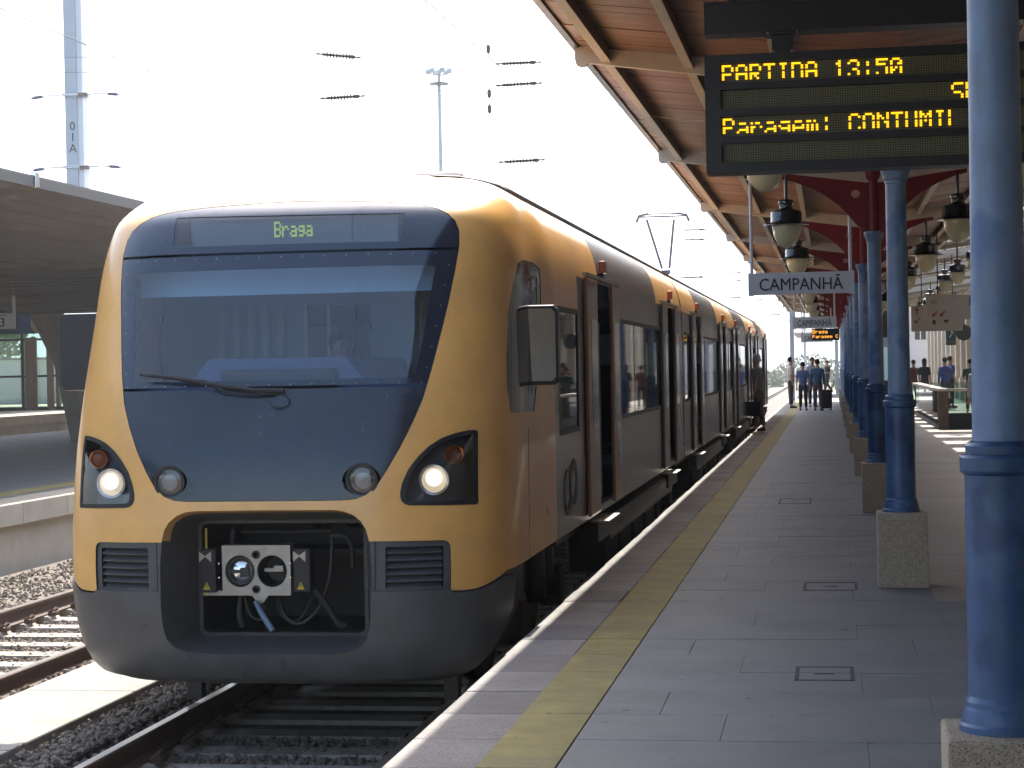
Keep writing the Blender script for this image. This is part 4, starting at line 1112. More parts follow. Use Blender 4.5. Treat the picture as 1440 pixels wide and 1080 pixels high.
# beams
def beam():
    m = MB(); t = .03
    def prof(sg, xe, rnd):
        out = []
        a = [(0, cz(COLX)-.002), (xe, cz(COLX+sg*abs(xe))-.002)]
        zt = cz(COLX+xe)-.002
        return a, zt
    zc = cz(COLX)
    def P(x): return cz(x)-.012
    top = [(XL+.07-.0, P(XL+.07)), (COLX, P(COLX)), (XW, P(XW) if XW < 2 else P(XR)+(XW-XR)*.127)]
    xe = XL+.0
    pl = [(xe, P(xe)), (xe-.0, P(xe)-.09), (xe+.01, P(xe)-.135), (xe+.04, P(xe)-.15), (xe+.075, P(xe)-.145), (xe+.10, P(xe)-.125), (COLX-.02, P(COLX)-.15), (COLX+.02, P(COLX)-.15), (XR, P(XR)-.15), (XW, P(XW)-.13), (XW, P(XW)), (COLX, P(COLX))]
    m.prism(pl, -t, t); return m
bm0 = None
for Y in YS[1:]:
    if bm0 is None: bm0 = beam().build('beam', M['cream'], can); bm0.location = Vector((0, Y, 0))-Vector(can.location)
    else: link_copy(bm0, Vector((0, Y, 0))-Vector(can.location), can)
# transverse conduits
for Y in (11.3, 17.8):
    CN(MB().tube([(-1.57,Y,cz(-1.57)-.05),(-.33,Y,cz(-.33)-.05),(.4,Y,cz(.4)-.05)], .009, 6), 'conduit', M['cream'])
# outer bay towards the building: boarded strips with open gaps that let the sun through
Yg = 20.0; sk0 = None
while Yg < 83:
    if sk0 is None:
        m = MB(); za, zb = cz(2.11), cz(XW)
        m.add([(2.11,0,za),(XW,0,zb),(XW,1.75,zb),(2.11,1.75,za),(2.11,0,za+.05),(XW,0,zb+.05),(XW,1.75,zb+.05),(2.11,1.75,za+.05)], [(0,3,2,1),(4,5,6,7),(0,1,5,4),(1,2,6,5),(2,3,7,6),(3,0,4,7)])
        sk0 = m.build('roof_panel', M['woodr'], can); sk0.location = Vector((0, Yg, 0))-Vector(can.location)
    else: link_copy(sk0, Vector((0, Yg, 0))-Vector(can.location), can)
    Yg += 3.3
CN(MB().box(2.05, 2.11, YN, YF, cz(2.05)-.12, cz(2.05)+.1), 'valley_beam', M['cream'])
CN(MB().box(2.11, XW, YN, 20.0, cz(2.11)+.02, cz(2.11)+.08), 'near_roof', M['woodr'])
CN(MB().box(.70, .95, 10.1, 10.5, cz(.8)-.25, cz(.8)-.02), 'junction_box', mat('green_box', (.10,.16,.09), .6))
# ---- columns
brk_out = [(.055,-.145),(.16,-.135),(.45,-.085),(.75,-.05),(.98,-.03),(.98,-.085),(.85,-.115),(.66,-.19),(.50,-.28),(.36,-.39),(.25,-.51),(.17,-.61),(.055,-.665)]
hole = [(.185+.045*math.cos(2*PI*k/18), -.27+.045*math.sin(2*PI*k/18)) for k in range(18)]
def column():
    r = empty('column', (COLX, 0, 0))
    MB().cbox(-.175,.175,-.175,.175,0,.53,.012).build('pedestal', M['granite'], r)
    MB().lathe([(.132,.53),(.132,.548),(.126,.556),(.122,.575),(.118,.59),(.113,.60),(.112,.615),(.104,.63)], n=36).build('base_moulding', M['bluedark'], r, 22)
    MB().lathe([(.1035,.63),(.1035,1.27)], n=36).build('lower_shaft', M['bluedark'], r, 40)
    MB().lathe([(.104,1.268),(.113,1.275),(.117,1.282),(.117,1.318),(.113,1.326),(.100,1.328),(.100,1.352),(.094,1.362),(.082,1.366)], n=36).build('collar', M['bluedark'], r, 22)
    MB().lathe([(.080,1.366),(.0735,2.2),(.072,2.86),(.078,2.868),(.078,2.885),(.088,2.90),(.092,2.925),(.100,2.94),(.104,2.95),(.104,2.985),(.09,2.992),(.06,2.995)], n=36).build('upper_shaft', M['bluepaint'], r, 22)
    MB().lathe([(.056,2.99),(.056,3.53),(.075,3.55),(.085,3.60),(.085,3.645)], n=24).build('red_shaft', M['red'], r, 40)
    for sg in (1, -1):
        out = [(sg*a, b+3.665) for a, b in brk_out]; h = [(sg*a, b+3.665) for a, b in hole]
        m = plate2d(out, [h], -.014, .014, 0, 0, '', None, None)
        b = m.build('bracket', M['red'], r)
        fl = MB()
        P = out[6:] ; 
        for i in range(len(out)-1):
            if 5 <= i <= 11 or i <= 3:
                a_, c_ = out[i], out[i+1]
                fl.add([(a_[0],-.028,a_[1]),(a_[0],.028,a_[1]),(c_[0],.028,c_[1]),(c_[0],-.028,c_[1])], [(0,1,2,3)])
        fl.build('bracket_flange', M['red'], b)
    return r
col_labels = ['nearest blue column at the right edge, standing on a granite block', 'second blue column, with its whole granite pedestal in view']
def ordinal(i): return ['first','second','third','fourth','fifth','sixth','seventh','eighth','ninth','tenth','eleventh','twelfth'][i]
c0 = column(); 
for i, Y in enumerate(YS):
    c = c0 if i == 0 else copy_tree(c0)
    c.location = (COLX, Y, 0)
    c['category'] = 'column'; c['group'] = 'blue iron columns along the platform'
    c['label'] = col_labels[i] if i < 2 else 'blue iron column with red bracket, %s from the camera in the platform row' % ordinal(i)
# ---- pendant lamps
def lamp():
    r = empty('pendant_lamp')
    MB().lathe([(.018,.25),(.018,.78)], n=10).build('rod', M['lampgreen'], r, 40)
    MB().lathe([(.02,.275),(.055,.27),(.075,.262),(.082,.25),(.082,.225),(.072,.215),(.068,.19),(.07,.175),(.09,.165),(.15,.145),(.162,.135),(.166,.12),(.166,.04),(.172,.025),(.20,.012),(.238,.0),(.240,-.006),(.20,0.003),(.15,.006)], n=36).build('lamp_hood', M['lampgreen'], r, 22)
    MB().lathe([(.150,.006),(.152,-.01),(.148,-.06),(.135,-.12),(.112,-.175),(.08,-.218),(.045,-.243),(.001,-.252)], n=32).build('glass_bowl', M['bowl'], r, 60)
    return r
l0 = lamp(); i = 0
for side, X in (('track', -.44), ('building', 1.36)):
    for k, Y in enumerate(YS[1:]):
        l = l0 if i == 0 else copy_tree(l0); i += 1
        l.location = (X, Y, 3.09)
        l['category'] = 'lamp'; l['group'] = 'pendant lamps hanging under the canopy'
        l['label'] = 'pendant lamp with cream glass bowl, %s along the %s side of the columns' % (ordinal(k), side)
for k, (X, Y) in enumerate(((2.6,36),(2.6,41),(2.6,45.5),(2.9,52),(2.9,58),(3.1,64),(3.1,70))):
    l = copy_tree(l0); l.location = (X, Y, 3.40); l['category'] = 'lamp'; l['group'] = 'pendant lamps hanging under the canopy'
    l['label'] = 'pendant lamp over the stairwell, %s of the row beside the building' % ordinal(k)

# ================================================================ DEPARTURE BOARD
BY = 9.5
bd = empty('departure_board', (.55, BY, 2.5), 'large black departure board with amber lettering hanging from a dark beam', 'display board')
def BD(m, name, mt, parent=None, smooth=False, fixn=True):
    o = m.build(name, mt, parent or bd, smooth, fixn=fixn); off = Vector((0,0,0)); q = parent or bd
    while q: off += Vector(q.location); q = q.parent
    o.location = -off; return o
bx0, bx1, bz0, bz1 = -.575, 1.62, 2.525, 3.095
strips = [(2.960,3.054),(2.832,2.926),(2.702,2.796),(2.572,2.666)]
# housing with four slots
m = MB(); m.box(bx0, bx1, BY+.02, BY+.16, bz0, bz1)
zs = [bz1]+[v for s in strips for v in (s[1], s[0])]+[bz0]
for i in range(0, len(zs), 2): m.box(bx0, bx1, BY-.012, BY+.0195, zs[i+1], zs[i])
m.box(bx0, bx0+.075, BY-.0115, BY+.0195, bz0+.01, bz1-.01); m.box(bx1-.07, bx1, BY-.0115, BY+.0195, bz0+.01, bz1-.01)
BD(m, 'housing', M['board'])
M['ledgrid'] = mat('led_field', (.12,.115,.06), .55)
t = M['ledgrid'].node_tree; br_ = t.nodes.new('ShaderNodeTexBrick'); br_.offset = 0; br_.squash = 1
br_.inputs['Scale'].default_value = 1; br_.inputs['Brick Width'].default_value = .0116; br_.inputs['Row Height'].default_value = .0116; br_.inputs['Mortar Size'].default_value = .0022; br_.inputs['Mortar Smooth'].default_value = .3
br_.inputs['Color1'].default_value = (.20,.19,.09,1); br_.inputs['Color2'].default_value = (.155,.16,.08,1); br_.inputs['Mortar'].default_value = (.03,.03,.02,1)
g_ = t.nodes.new('ShaderNodeNewGeometry'); sx = t.nodes.new('ShaderNodeSeparateXYZ'); cx_ = t.nodes.new('ShaderNodeCombineXYZ')
t.links.new(g_.outputs['Position'], sx.inputs[0]); t.links.new(sx.outputs[0], cx_.inputs[0]); t.links.new(sx.outputs[2], cx_.inputs[1]); t.links.new(cx_.outputs[0], br_.inputs['Vector'])
t.links.new(br_.outputs[0], t.nodes['Principled BSDF'].inputs['Base Color'])
for (a, b) in strips:
    BD(MB().add([(bx0+.075, BY+.012, a),(bx1-.07, BY+.012, a),(bx1-.07, BY+.012, b),(bx0+.075, BY+.012, b)], [(0,1,2,3)]), 'led_strip', M['ledgrid'], fixn=False)
def bf(x, z): return (x, BY+.008, z)
m = MB(); pt_ = .0111; x0 = bx0+.088
dots(m, 'PARTIDA 13:50', x0, 3.054-.012, pt_, bf, skip=(6,), bold=1.25, gap=.7)
BD(m, 'lettering', M['led'], fixn=False)['kind'] = 'stuff'
m = MB(); dots(m, 'SE C', .595, 2.926-.014, pt_, bf, skip=(6,), bold=1.25, gap=.7); BD(m, 'lettering', M['led'], fixn=False)['kind'] = 'stuff'
m = MB(); dots(m, 'Paragem: CONTUMIL', x0, 2.796-.012, pt_, bf, skip=(6,), bold=1.25, gap=.7); BD(m, 'lettering', M['led'], fixn=False)['kind'] = 'stuff'
BD(MB().box(bx0, bx0+3.2, BY+.03, BY+.17, 3.215, 3.345).box(bx0, bx0+3.2, BY+.02, BY+.18, 3.345, 3.357).box(bx0, bx0+3.2, BY+.02, BY+.18, 3.203, 3.215), 'hanging_beam', M['board'])
for x in (-.20, 1.2):
    BD(MB().box(x-.052, x+.052, BY+.05, BY+.15, 3.105, 3.20).box(x-.085, x+.085, BY+.03, BY+.17, 3.19, 3.202), 'hanger', M['board'])
    BD(MB().lathe([(.009,0),(.008,-.006)], (x-.07, BY+.03, 3.195), 8, 'y').lathe([(.009,0),(.008,-.006)], (x+.07, BY+.03, 3.195), 8, 'y').lathe([(.009,0),(.008,-.006)], (x-.045, BY+.0, 3.10), 8, 'y').lathe([(.009,0),(.008,-.006)], (x+.045, BY+.0, 3.10), 8, 'y'), 'hanger_bolts', M['chrome'])
for x in (-.37, 1.3):
    BD(MB().box(x-.04, x+.04, BY+.06, BY+.14, 3.357, cz(x)).box(x-.09, x+.09, BY+.04, BY+.16, 3.357, 3.37), 'suspension_post', M['board'])

# ================================================================ HANGING NAME SIGNS
def name_sign(X0, X1, Y, z0, z1, label, ptop):
    s = empty('station_sign', ((X0+X1)/2, Y, z0), label, 'sign', 'CAMPANHÃ name signs hanging over the platform')
    w = (X1-X0)/2; h = z1-z0
    MB().cbox(-w, w, -.02, .02, 0, h, .004).build('sign_panel', M['white'], s)
    for sg in (-1, 1):
        MB().lathe([(.019,0),(.019,ptop-z0)], (sg*(w-.012), .0, 0), 12).lathe([(.045,ptop-z0-.012),(.045,ptop-z0)], (sg*(w-.012), 0, 0), 12).build('hanging_pole', M['white'], s, 40)
        MB().box(sg*w-.03, sg*w+.03, -.026, .026, -.01, h+.005).build('end_clamp', M['white'], s)
    text_obj('lettering', 'CAMPANHÃ', M['navytext'], h*.80, (.0, -.0235, h*.43), s, bold=.0022)
    tx = [c for c in s.children if c.name.startswith('lettering')][0]; xs_ = [v.co.x for v in tx.data.vertices]; k_ = 1.66*w/(max(xs_)-min(xs_)); tx.scale = (k_, 1, 1); tx.location.x = -k_*(max(xs_)+min(xs_))/2
    return s
s1 = name_sign(-.885, .255, 22.6, 2.39, 2.64, 'nearest white hanging sign reading CAMPANHÃ in dark letters', cz(-.8)-.1)
s2 = name_sign(-.86, .13, 48, 2.44, 2.72, 'smaller distant white sign reading CAMPANHÃ above a lit display', cz(-.8)-.1)
s3 = name_sign(-.93, .05, 66, 2.30, 2.58, 'farthest white CAMPANHÃ sign partly hidden behind the orange display', cz(-.8)-.1)
fd_ = empty('departure_board', (-.12, 52, 2.2), 'small distant departure display with orange lettering below the second name sign', 'display board')
MB().box(-.36,.36,0,.12,-.01,.30).build('housing', M['board'], fd_)
m = MB(); dots(m, 'Braga', -.33, .26, .0135, lambda x, z: (x, -.004, z), skip=(), bold=1.2); dots(m, 'Paragem C', -.33, .13, .0125, lambda x, z: (x, -.004, z), bold=1.2); m.build('lettering', M['ledorange'], fd_, fixn=False)['kind'] = 'stuff'
MB().box(-.02,.02,.03,.07,.30,cz(0)-2.2).build('suspension_post', M['board'], fd_)
# direction signs
def dsign(X0, X1, Y, z0, z1, label, marks):
    s = empty('direction_sign', (X0, Y, z0), label, 'sign'); w = X1-X0; h = z1-z0
    MB().cbox(0, w, -.03, .03, 0, h, .006).build('sign_panel', M['signgrey'], s)
    for q in (.2,.8): MB().box(w*q, w*q+.02, -.01, .01, h, cz(X0)-z0).build('hanger', M['black'], s)
    for (px, pz, ang_, sz) in marks:
        m = MB(); m.add([(-.012,0,-.5*sz),(.012,0,-.5*sz),(.012,0,.2*sz),(-.012,0,.2*sz)], [(0,1,2,3)]); m.add([(-.3*sz,0,.1*sz),(.3*sz,0,.1*sz),(0,0,.5*sz)], [(0,1,2)])
        o = m.build('arrow', M['redtext'], s, fixn=False); o.location = (px, -.034, pz); o.rotation_euler = (0, ang_, 0)
    return s
d1 = dsign(1.62, 2.56, 34, 2.29, 2.72, 'larger beige direction sign with two red arrows and a small dark square', [(.14,.10,R_(225),.13),(.27,.10,R_(225),.13)])
MB().box(.72,.84,-.036,-.031,.23,.38).build('dark_square', M['navytext'], d1)
text_obj('sign_lettering', 'WC', M['navytext'], .085, (.13, -.034, .30), d1, xs=.8)
d2 = dsign(1.69, 2.75, 42, 2.22, 2.75, 'beige direction sign with red arrows hanging behind the larger one', [(.12,.42,0,.15),(.12,.22,R_(225),.15)])
MB().lathe([(.05,0),(.05,-.005)], (.72,-.031,.22), 12, 'y').build('round_pictogram', M['navytext'], d2)
MB().box(.44,.50,-.036,-.031,.14,.28).build('figure_pictogram', M['navytext'], d2)

# ================================================================ STATION BUILDING (right)
sb = empty('station_building', (XW, 40, 0), 'long cream plastered station building with pilasters along the right of the platform', 'building')
def SB(m, name, mt, parent=None):
    o = m.build(name, mt, parent or sb); off = Vector((0,0,0)); q = parent or sb
    while q: off += Vector(q.location); q = q.parent
    o.location = -off; return o
SB(MB().box(XW+.3, XW+9, -45, 108, 0, 8.5), 'wall', M['plaster'])
y = 19.5; pil = None; k = 0
while y < 108:
    SB(MB().box(XW, XW+.29, y, y+.7, .9, 7.8).box(XW-.06, XW+.29, y-.06, y+.76, 0, .9).box(XW-.08, XW+.29, y-.08, y+.78, 4.7, 5.0), 'pilaster', M['plaster'])
    SB(MB().box(XW+.2, XW+.29, y+1.0, y+1.2, 0, 3.4).box(XW+.2, XW+.29, y+2.3, y+2.5, 0, 3.4).box(XW+.2, XW+.29, y+1.0, y+2.5, 3.4, 3.6), 'door_surround', M['plaster'])
    dd = SB(MB().box(XW+.25, XW+.295, y+1.2, y+2.3, 0, 2.4), 'door', M['ped'] if k % 3 else M['brownwood'])
    SB(MB().add([(XW+.292, y+1.2, 2.5),(XW+.292, y+2.3, 2.5),(XW+.292, y+2.3, 3.4),(XW+.292, y+1.2, 3.4)], [(0,1,2,3)]), 'fanlight', M['frame'])
    y += 3.4; k += 1
SB(MB().box(XW-.3, XW+9.3, 17.7, 108.3, 8.5, 8.9), 'cornice', M['plaster'])
SB(MB().box(XW+.05, XW+.29, 18, 108, 3.85, 3.97), 'string_course', M['plaster'])
# bright wing closing the end of the building
wg = empty('station_wing', (4, 112, 0), 'white end wing with tall barred windows closing the view past the columns', 'building')
MB().box(-1.5, 6, 0, 8, 0, 7).build('wall', M['white'], wg)
for k in range(5):
    f = MB().box(-1.1+k*.9, -.5+k*.9, -.04, -.005, 2.8, 5.6).build('window', M['frame'], wg)
    MB().box(-.83+k*.9, -.77+k*.9, -.06, -.041, 2.8, 5.6).box(-1.1+k*.9, -.5+k*.9, -.06, -.041, 4.1, 4.16).build('glazing_bar', M['white'], f)
# stairwell enclosure
sw = empty('stairwell_parapet', (2.45, 46.5, 0), 'glass and timber parapet around a stairwell on the right of the platform', 'parapet')
MB().box(0,.24,0,.24,0,.88).build('end_post', M['brownwood'], sw)
MB().box(.24,2.2,.02,.2,0,.36).box(0,.2,.24,14,0,.10).build('plinth', M['black'], sw)
MB().box(.24,2.2,.09,.11,.36,.86).build('glass_panel', M['glassg'], sw); MB().box(.09,.11,.24,14,.10,.86).build('glass_panel', M['glassg'], sw)
MB().box(.0,2.2,-.02,.24,.881,.94).box(-.02,.24,.24,14,.881,.94).build('handrail', M['cream'], sw)
MB().box(0,2.2,14,14.2,.3,.94).build('far_panel', M['glassg'], sw)
# dark kiosk and green hanging sign
kk = empty('ticket_kiosk', (1.15, 62, 0), 'dark framed kiosk with pale glass standing behind the third and second columns', 'kiosk')
MB().box(0,.75,0,1.6,0,1.0).box(0,.08,0,.08,1.0,2.3).box(.67,.75,0,.08,1.0,2.3).box(0,.75,0,1.6,2.3,3.2).build('kiosk_body', M['ped'], kk)
MB().box(.08,.67,.03,.05,1.0,2.3).build('kiosk_glass', M['glassg'], kk)
MB().box(.1,.65,-.03,-.005,2.05,2.35).build('sign_band', M['blind'], kk)
ps = empty('pharmacy_sign', (3.42, 60, 2.05), 'small dark green hanging sign with a pale figure beside the building', 'sign')
MB().cbox(0,.3,-.05,.05,0,.75,.01).build('sign_panel', mat('dark_green', (.02,.07,.05), .4), ps)
MB().tube([(.2,-.06,.62),(.1,-.06,.5),(.2,-.06,.38),(.12,-.06,.24)], .025, 6).build('pale_figure', M['white'], ps)
MB().box(.02,.28,-.055,-.051,.02,.14).build('pale_band', M['glassg'], ps); MB().box(.28,.32,-.01,.01,.7,1.6).build('hanger', M['black'], ps)
ck = empty('station_clock', (3.95, 60, 2.42), 'round wall clock with pale face and dark rim beside the green sign', 'clock')
MB().lathe([(.24,.06),(.24,-.02),(.21,-.025),(.21,-.01)], n=24, axis='y').build('clock_rim', M['frame'], ck, 40)
MB().lathe([(.208,0),(.208,-.008)], n=24, axis='y').build('clock_face', M['signgrey'], ck)
MB().box(-.008,.008,-.02,-.014,0,.17).build('clock_hand', M['black'], ck); MB().box(0,.12,-.02,-.014,-.008,.008).build('clock_hand', M['black'], ck)
MB().box(-.01,.01,-.01,.01,.24,1.2).build('hanger', M['black'], ck)
# ================================================================ LEFT SIDE: folded concrete canopy, pillars, waiting room, masts
fc = empty('folded_canopy', (-18, 32.4, 0), 'dark folded concrete canopy on splayed pillars over the left platform', 'canopy')
XE0, XE1, ZE, ZC = -10.55, -24.95, 4.20, 3.22
for k, yc in enumerate((2.95, 17.65, 32.35, 47.05, 61.75)):
    y0, y1 = yc-7.33, yc+7.33; cx0 = -19.2
    def L(p): return (p[0]+18, p[1]-32.4, p[2])
    A, B, C, D = (XE0,y0,ZE), (XE0,y1,ZE), (XE1,y1,ZE), (XE1,y0,ZE)
    q = .6; a, b, c, d_ = (cx0+q,yc-q,ZC), (cx0+q,yc+q,ZC), (cx0-q,yc+q,ZC), (cx0-q,yc-q,ZC)
    # each facet is board marked: strips of boards as real steps
    m = MB()
    def facet(p, q_, r, s, n):
        # p,q_ outer edge; s,r inner edge
        for i in range(n):
            t0, t1 = i/n, (i+1)/n; dz_ = (.006 if i % 2 else 0)
            f = lambda u, v, t: tuple(u[j]+(v[j]-u[j])*t-(dz_ if j == 2 else 0) for j in range(3))
            m.add([L(f(p, s, t0)), L(f(q_, r, t0)), L(f(q_, r, t1)), L(f(p, s, t1))], [(0,1,2,3)])
    facet(A, B, b, a, 34); facet(B, C, c, b, 34); facet(C, D, d_, c, 34); facet(D, A, a, d_, 34); m.add([L(a), L(b), L(c), L(d_)], [(0,1,2,3)])
    m.build('folded_soffit', M['boardmark'], fc, fixn=False)
    m = MB(); m.box(XE1+18-.03, XE0+18+.03, y0-32.4, y1-32.4, ZE+.10, ZE+.13); m.build('roof_slab', M['zinc'], fc)
    MB().box(XE0+18-.0, XE0+18+.04, y0-32.4+.06, y1-32.4-.06, ZE-.03, ZE+.11).build('fascia', M['board'], fc)
    MB().cbox(XE0+18-.02, XE0+18+.06, y1-32.4-.05, y1-32.4+.08, ZE-.03, ZE+.18, .01).build('joint_cap', M['chrome'], fc)
    # pillar: splays from a narrow foot to the head
    if k > 0:
        m = MB(); w0, w1 = .17, .6
        v = [L((cx0+sx*w0*1.0+.42, yc+sy*w0, 0)) for sx, sy in ((1,-1),(1,1),(-1,1),(-1,-1))]+[L((cx0+sx*.26+.16, yc+sy*.26, 1.9)) for sx, sy in ((1,-1),(1,1),(-1,1),(-1,-1))]+[L((cx0+sx*w1, yc+sy*w1, ZC)) for sx, sy in ((1,-1),(1,1),(-1,1),(-1,-1))]
        m.add(v, [(0,1,5,4),(1,2,6,5),(2,3,7,6),(3,0,4,7),(4,5,9,8),(5,6,10,9),(6,7,11,10),(7,4,8,11)])
        m.build('pillar', M['concrete'], fc)
sp = empty('hanging_speaker', (-19.75, 47, 3.0), 'round pale loudspeaker hanging under the folded canopy', 'loudspeaker')
MB().lathe([(.08,.35),(.12,.1),(.24,-.02),(.25,-.03),(.2,-.02),(.06,.0)], n=20, axis='y').build('speaker_horn', M['bowl'], sp, 40); MB().box(-.02,.6,.1,.14,.05,.30).build('bracket', M['black'], sp)
ns = empty('platform_sign', (-19.3, 44, 2.79), 'small white sign with the number 3 hanging under the left canopy', 'sign')
MB().cbox(-.42,.12,-.02,.02,0,.38,.005).build('sign_panel', M['white'], ns); MB().box(-.30,.02,-.026,-.021,.06,.26).build('number_box', M['white'], ns)
text_obj('number', '3', M['navytext'], .30, (-.12,-.028,.15), ns, bold=.004); text_obj('caption', 'LINHA', M['navytext'], .07, (-.12,-.024,.325), ns)
MB().box(.13,.20,-.03,.03,0,1.2).build('hanging_pole', M['white'], ns)
# waiting room on the farther platform
wr = empty('waiting_room', (-29, 70, .4), 'glass walled waiting room with dark frames on the farther left platform', 'building')
W0, W1, HH = -8, .75, 4.0
MB().box(W0, W1, -.3, 5, HH+.0, HH+.3).build('roof_slab', M['zinc'], wr)
MB().box(W0, W1, 0, .2, HH*.66, HH*.68).box(W0, W1, 0, .2, 0, .12).box(W0,W1,-.02,.18,1.25,1.33).build('transom', M['frame'], wr)
for k in range(7):
    x = W0+k*1.37
    MB().box(x-.06, x+.06, 0, .2, .12, HH).build('mullion', M['frame'] if k != 6 else M['brownwood'], wr)
MB().box(W0, W1, .08, .1, .12, HH).build('glass_wall', M['glassg'], wr)
MB().box(W0, .6, -.06, -.01, 2.9, HH).build('blue_sign_band', mat('blue_band', (.01,.03,.10), .4), wr)
MB().box(-1.9,-1.3,-.08,-.061,2.95,3.6).build('pictogram', M['glassg'], wr)
MB().box(.9,1.5,-.08,-.02,2.75,3.3).build('notice_panel', M['signgrey'], wr)
MB().box(0.15,.45,-.05,-.02,1.9,2.35).build('green_notice', mat('green_notice', (.15,.22,.02), .6), wr)
MB().box(-1.0,-.55,-.1,-.02,0,2.75).box(-.15,.1,-.1,-.02,0,2.75).box(-3.2,-2.9,-.1,-.02,0,2.75).build('door_frame', M['brownwood'], wr)
# platform bench seats inside
fs_ = empty('folded_canopy', (-40, 50, 0), 'paler folded concrete canopy over the farther platform', 'canopy')
m = MB()
for k in range(4):
    y0 = -26+k*15; m.add([(12.3,y0,4.6),(12.3,y0+14.8,4.6),(0,y0+8.5,3.6),(0,y0+6.3,3.6)], [(0,1,2,3)]); m.add([(12.3,y0,4.6),(0,y0+6.3,3.6),(-12,y0,4.6)], [(0,1,2)]); m.add([(12.3,y0+14.8,4.6),(-12,y0+14.8,4.6),(0,y0+8.5,3.6)], [(0,1,2)])
m.build('folded_soffit', M['concrete'], fs_, fixn=False); MB().box(-12,12.3,-26,34,4.63,4.75).build('roof_slab', M['zinc'], fs_)
for k in range(4): MB().box(-.4,.4,-18.9+k*15,-18.3+k*15,0,3.6).build('pillar', M['concrete'], fs_)
# far greenery behind the platforms
def tree(x, y, h, r, label):
    t = empty('tree', (x, y, -.9), label, 'tree', 'trees beyond the left platforms')
    MB().tube([(0,0,0),(.1,0,h*.3),(0,.1,h*.6)], [.28,.2,.08], 8).tube([(.1,0,h*.3),(.8,.2,h*.6)], [.12,.04], 6).tube([(.05,0,h*.35),(-.9,.1,h*.6)], [.12,.04], 6).build('trunk', M['brownwood'], t, 40)
    n = 2600; ctr = []
    for _ in range(16):
        a = random.uniform(0, 2*PI); rr = r*random.random()**.5*.8; ctr.append((rr*math.cos(a), rr*math.sin(a), h*random.uniform(.45,.95), random.uniform(.3,.55)*r))
    m = MB()
    for i in range(n):
        c = random.choice(ctr); a = random.uniform(0, 2*PI); b = math.acos(random.uniform(-1,1)); q = c[3]*random.random()**.35
        p = Vector((c[0]+q*math.sin(b)*math.cos(a), c[1]+q*math.sin(b)*math.sin(a), c[2]+q*math.cos(b)*.8))
        u = Vector((random.uniform(-1,1), random.uniform(-1,1), random.uniform(-1,1))).normalized()*.17; v = u.orthogonal()*.7
        m.add([p-u, p+v, p+u, p-v], [(0,1,2,3)])
    m.build('crown', M['leaf'], t, fixn=False)
M['leaf'] = mat('tree_leaves', (.07,.10,.025), .7, var=.4, vscale=2)
tree(-44, 95, 8, 3.2, 'leafy tree seen through the waiting room glass, nearer one')
tree(-49, 104, 9, 3.6, 'leafy tree seen through the waiting room glass, farther one')
# parked pale bus-like wall behind the glass
vw = empty('boundary_wall', (-48, 88, -.9), 'long white boundary wall behind the left platforms', 'wall'); MB().box(-8,16,0,.4,0,3.4).build('wall_face', M['white'], vw); MB().box(-8,16,-.05,.45,3.4,3.5).build('wall_cap', M['concrete'], vw)
# ---- catenary masts and wires
def mast(x, y, h, w, label, text=None):
    s = empty('catenary_mast', (x, y, -.9), label, 'mast')
    MB().box(-w/2,-w/2+w*.70,-.02*w,.02*w+.01,0,h).box(-w/2-.0,-w/2+.05*w,-w/2,w/2,0,h).box(w*.20,w*.26,-w/2,w/2,0,h).box(w*.26,w/2,-w/2,w/2,0,h).build('mast_column', M['mast'], s)
    return s
ms = empty('catenary_mast', (-25.40, 64, -.9), 'tall pale grey mast marked 01A rising behind the left canopy', 'mast')
MB().cbox(-.32,.10,-.25,.25,0,19,.01).build('mast_column', M['mast'], ms); MB().cbox(.10,.30,-.18,.3,0,19,.01).build('mast_flange', M['white'], ms)
for z in (12.2, 9.72):
    rg = MB().box(-.42,.42,-.32,.32,z-.04,z+.04).build('clamp_ring', M['white'], ms)
    for sg in (-1, 1):
        pts_ = [(sg*.35,-.1,z),(sg*.9,-.1,z+.02),(sg*1.35,-.1,z-.03)]
        MB().tube(pts_, .018, 6).build('guy_rod', M['wire'], ms)
        MB().tube([(sg*1.15,-.1,z-.01),(sg*1.2,-.1,z-.01),(sg*1.5,-.1,z-.04),(sg*1.6,-.1,z-.06)], [.02,.06,.06,.015], 8).build('insulator', M['zinc'], ms)
    MB().box(.2,.5,-.35,-.2,z-.09,z+.02).build('clamp_block', M['brownwood'], ms)
for i, ch in enumerate('01A'): text_obj('mark', ch, M['navytext'], .42, (-.06, -.262, 11.1-i*.38), ms, ext=.002)
# span insulators
ins_b = MB(); 
prof = [(.012,-.39),(.02,-.36),(.012,-.30),(.03,-.25)]
for k in range(8): 
    h = -.20+k*.055; prof += [(.022,h),(.062,h+.008),(.024,h+.02)]
prof += [(.04,.24),(.03,.28),(.012,.30),(.02,.36),(.010,.39)]
for r, h in prof: pass
vs = []; n = 12
for r, h in prof:
    for k in range(n): vs.append((h, r*math.cos(2*PI*k/n), r*math.sin(2*PI*k/n)))
fs = [(i*n+k, i*n+(k+1) % n, (i+1)*n+(k+1) % n, (i+1)*n+k) for i in range(len(prof)-1) for k in range(n)]
hs_ = []
def span(y, zs, xs, label):
    s = empty('headspan', (-8, y, zs[0]), label, 'overhead wires')
    for z in zs:
        MB().tube([(-18+8,0,z-zs[0]+.4),(-8+8,0,z-zs[0]-.02),(-1.2+8,0,z-zs[0]+.1)], .004, 5).build('span_wire', M['wire'], s)
    return s
pi0 = None
